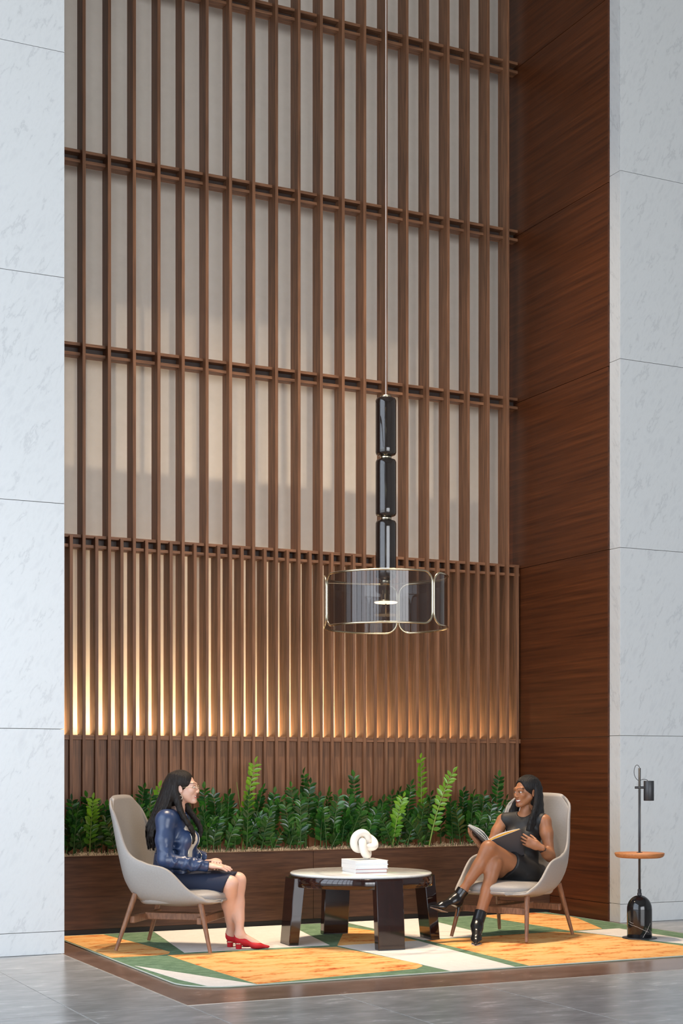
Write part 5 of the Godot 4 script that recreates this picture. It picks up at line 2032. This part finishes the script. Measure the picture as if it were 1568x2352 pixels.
	h.ball(V(0, 0.052, 0.110), V(0.062, 0.054, 0.052), Basis(), 0.008, -1.0)
	for s in [-1.0, 1.0]:
		h.ball(V(s * 0.088, -0.012, 0.002), V(0.020, 0.033, 0.024), Basis(), 0.006, -1.0)
	var jhc := job(h, 0.0042)
	var h2 := Field.new()
	for q in 7:
		var a := lerpf(-1.2, 1.2, q / 6.0)
		lock(h2, [V(sin(a) * 0.044, 0.075, -0.030 - cos(a) * 0.045), V(sin(a) * 0.066, 0.02, -0.045 - cos(a) * 0.05), V(sin(a) * 0.085, -0.10, -0.036 - cos(a) * 0.060), V(sin(a) * 0.105, -0.20, -0.030 - cos(a) * 0.055), V(sin(a) * 0.110, -0.30, -0.028 - cos(a) * 0.05)], 0.034, 0.022, 0.010)
	for s in [-1.0, 1.0]:
		for q in 4:
			var o := 0.014 * q
			var e := 0.0 if s > 0 else 0.022
			lock(h2, [V(s * 0.044, 0.085, -0.035 + o * 0.5), V(s * 0.072, 0.02, -0.048 + o * 0.3), V(s * (0.088 + o * 0.3 + e), -0.09, -0.034 + e + o * 0.7), V(s * (0.100 + o * 0.25 + e), -0.19, 0.004 + e + o * 1.1), V(s * (0.104 - o * 0.15 + e), -0.275, 0.050 + e + o * 0.7), V(s * (0.100 - o * 0.3 + e), -0.37, 0.060 + e + o * 0.5)], 0.022, 0.011, 0.008)
	for q in 22:
		var s := -1.0 if q % 2 else 1.0
		var o := rng.randf_range(-0.02, 0.055)
		lock(h2, [V(s * 0.050, 0.092, -0.040 + o * 0.5), V(s * 0.080, 0.03, -0.054 + o * 0.4), V(s * 0.102, -0.09, -0.040 + o * 0.8), V(s * 0.117, -0.19, -0.004 + o * 0.9), V(s * 0.112, -0.275, 0.052 + o * 0.5), V(s * (0.106 - o * 0.2), -0.385 - rng.randf() * 0.02, 0.062 + o * 0.4)], 0.007, 0.004, 0.005)
	var jh2 := job(h2, 0.0060)
	var bm := mat(rgb(20, 20, 23), 0.24, 0.0, 0.55)
	# planted right foot: toe towards the room
	var rd := V(0.50, 0, 0.866)
	boot(t, Transform3D(Basis(Vector3.UP.cross(rd), Vector3.UP, rd), V(ar.x, 0, ar.z) - rd * 0.030 + V(0, 0.001, 0)), bm, ar.lerp(kr, 0.235))
	# the crossed left foot hangs, its toe pointing ahead and down
	var fd := V(-0.276, 0.302, 0.912).normalized()
	var lx := Vector3.UP.cross(fd).normalized()
	var up := fd.cross(lx)
	boot(t, Transform3D(Basis(lx, up, fd), V(-0.179, 0.297, 0.502) - up * 0.115 - fd * 0.030), bm, al.lerp(kl, 0.02))
	var book_parts := open_book(t)
	later.append(func():
		var sm := skin_material()
		var b := MB.new()
		var plain := func(_p: Vector3) -> Color: return skin
		baked(jobs[jb].out, Transform3D(), b, plain)
		baked(jobs[jh].out, hx, b, func(p: Vector3) -> Color: return face_color(p, skin, lip, hairc))
		baked(jobs[jl].out, Transform3D(), b, plain)
		baked(jobs[jr].out, Transform3D(), b, plain)
		var body := part("body", b.mesh(), sm, t)
		eye(body, hx, V(-0.031, 0.0030, 0.0768), V(-0.35, 0.0, 1))
		eye(body, hx, V(0.031, 0.0030, 0.0768), V(-0.35, 0.0, 1))
		teeth(body, hx, 1.0)
		simple(t, "dress", jd, cloth(Color(0.011, 0.011, 0.012), 0.55, 0.45))
		var hm := hair_material(hairc)
		var ha := simple(t, "hair", jhc, hm, hx)
		simple(ha, "long_locks", jh2, hm, hx)
		var wm := MB.new()
		var wd := (wl - el).normalized()
		var wx := Transform3D(Basis(Quaternion(Vector3.UP, wd)), wl - wd * 0.022)
		wm.lathe([Vector2(0.0265, -0.010), Vector2(0.0285, -0.009), Vector2(0.0285, 0.009), Vector2(0.0265, 0.010)], 28, wx)
		var band := part("watch_band", wm.mesh(), mat(rgb(24, 22, 30), 0.45), t)
		wm = MB.new()
		var out := V(0.75, 0.2, 0.5).normalized()
		out = (out - wd * out.dot(wd)).normalized()
		wm.box(V(-0.014, -0.005, -0.017), V(0.014, 0.006, 0.017), 0.003, Transform3D(Basis(out.cross(wd), out, wd), wx.origin + out * 0.0275))
		part("watch_face", wm.mesh(), mat(rgb(40, 40, 44), 0.12), band))


func open_book(t: Node3D) -> Node3D:
	# corners worked out in the chair's axes: spine and outer edges of both covers
	var s1 := V(-0.044, 0.719, 0.308)
	var t1 := V(0.123, 0.812, 0.105)
	var edge := V(0.012, -0.152, -0.198)
	var u1 := V(-0.242, 0.837, 0.272)
	var o := thing("book", "open book with a dark grey cover held by the woman in the black dress", "book", t.position, t.rotation.y)
	var cov := mat(rgb(74, 70, 72), 0.5)
	var right := (t1 - s1)
	var left := (u1 - s1)
	for q in [[right, 1.0], [left, -1.0]]:
		var w: Vector3 = q[0]
		var n := w.cross(edge).normalized()
		if n.y < 0.0:
			n = -n
		var bs := Basis(w.normalized(), n, w.normalized().cross(n))
		var l := w.length()
		var sgn := 1.0 if bs.z.dot(edge) > 0 else -1.0
		var mb := MB.new()
		mb.box(V(0.0, -0.0025, minf(0.0, sgn * 0.250)), V(l, 0.0, maxf(0.0, sgn * 0.250)), 0.0008, Transform3D(bs, s1))
		part("cover", mb.mesh(), cov, o)
		# pages: a fan of sheets, curving near the spine
		for j in 3:
			var rows := []
			for i in 9:
				var u := i / 8.0
				var h := 0.005 + 0.005 * j + 0.034 * sin(u * PI) * (0.15 + 0.42 * j) * (1.0 - u * 0.35)
				var row := []
				for z in [0.004, 0.246]:
					row.append(s1 + bs.x * (u * (l - 0.006)) + bs.y * h + bs.z * (sgn * z))
				for z in [0.246, 0.004]:
					row.append(s1 + bs.x * (u * (l - 0.006)) + bs.y * (h - 0.0035) + bs.z * (sgn * z))
				rows.append(row)
			part("page_block", grid_mesh(rows, true), M.paper if j != 1 or q[1] < 0 else mat(rgb(226, 170, 40), 0.7), o)
	return o
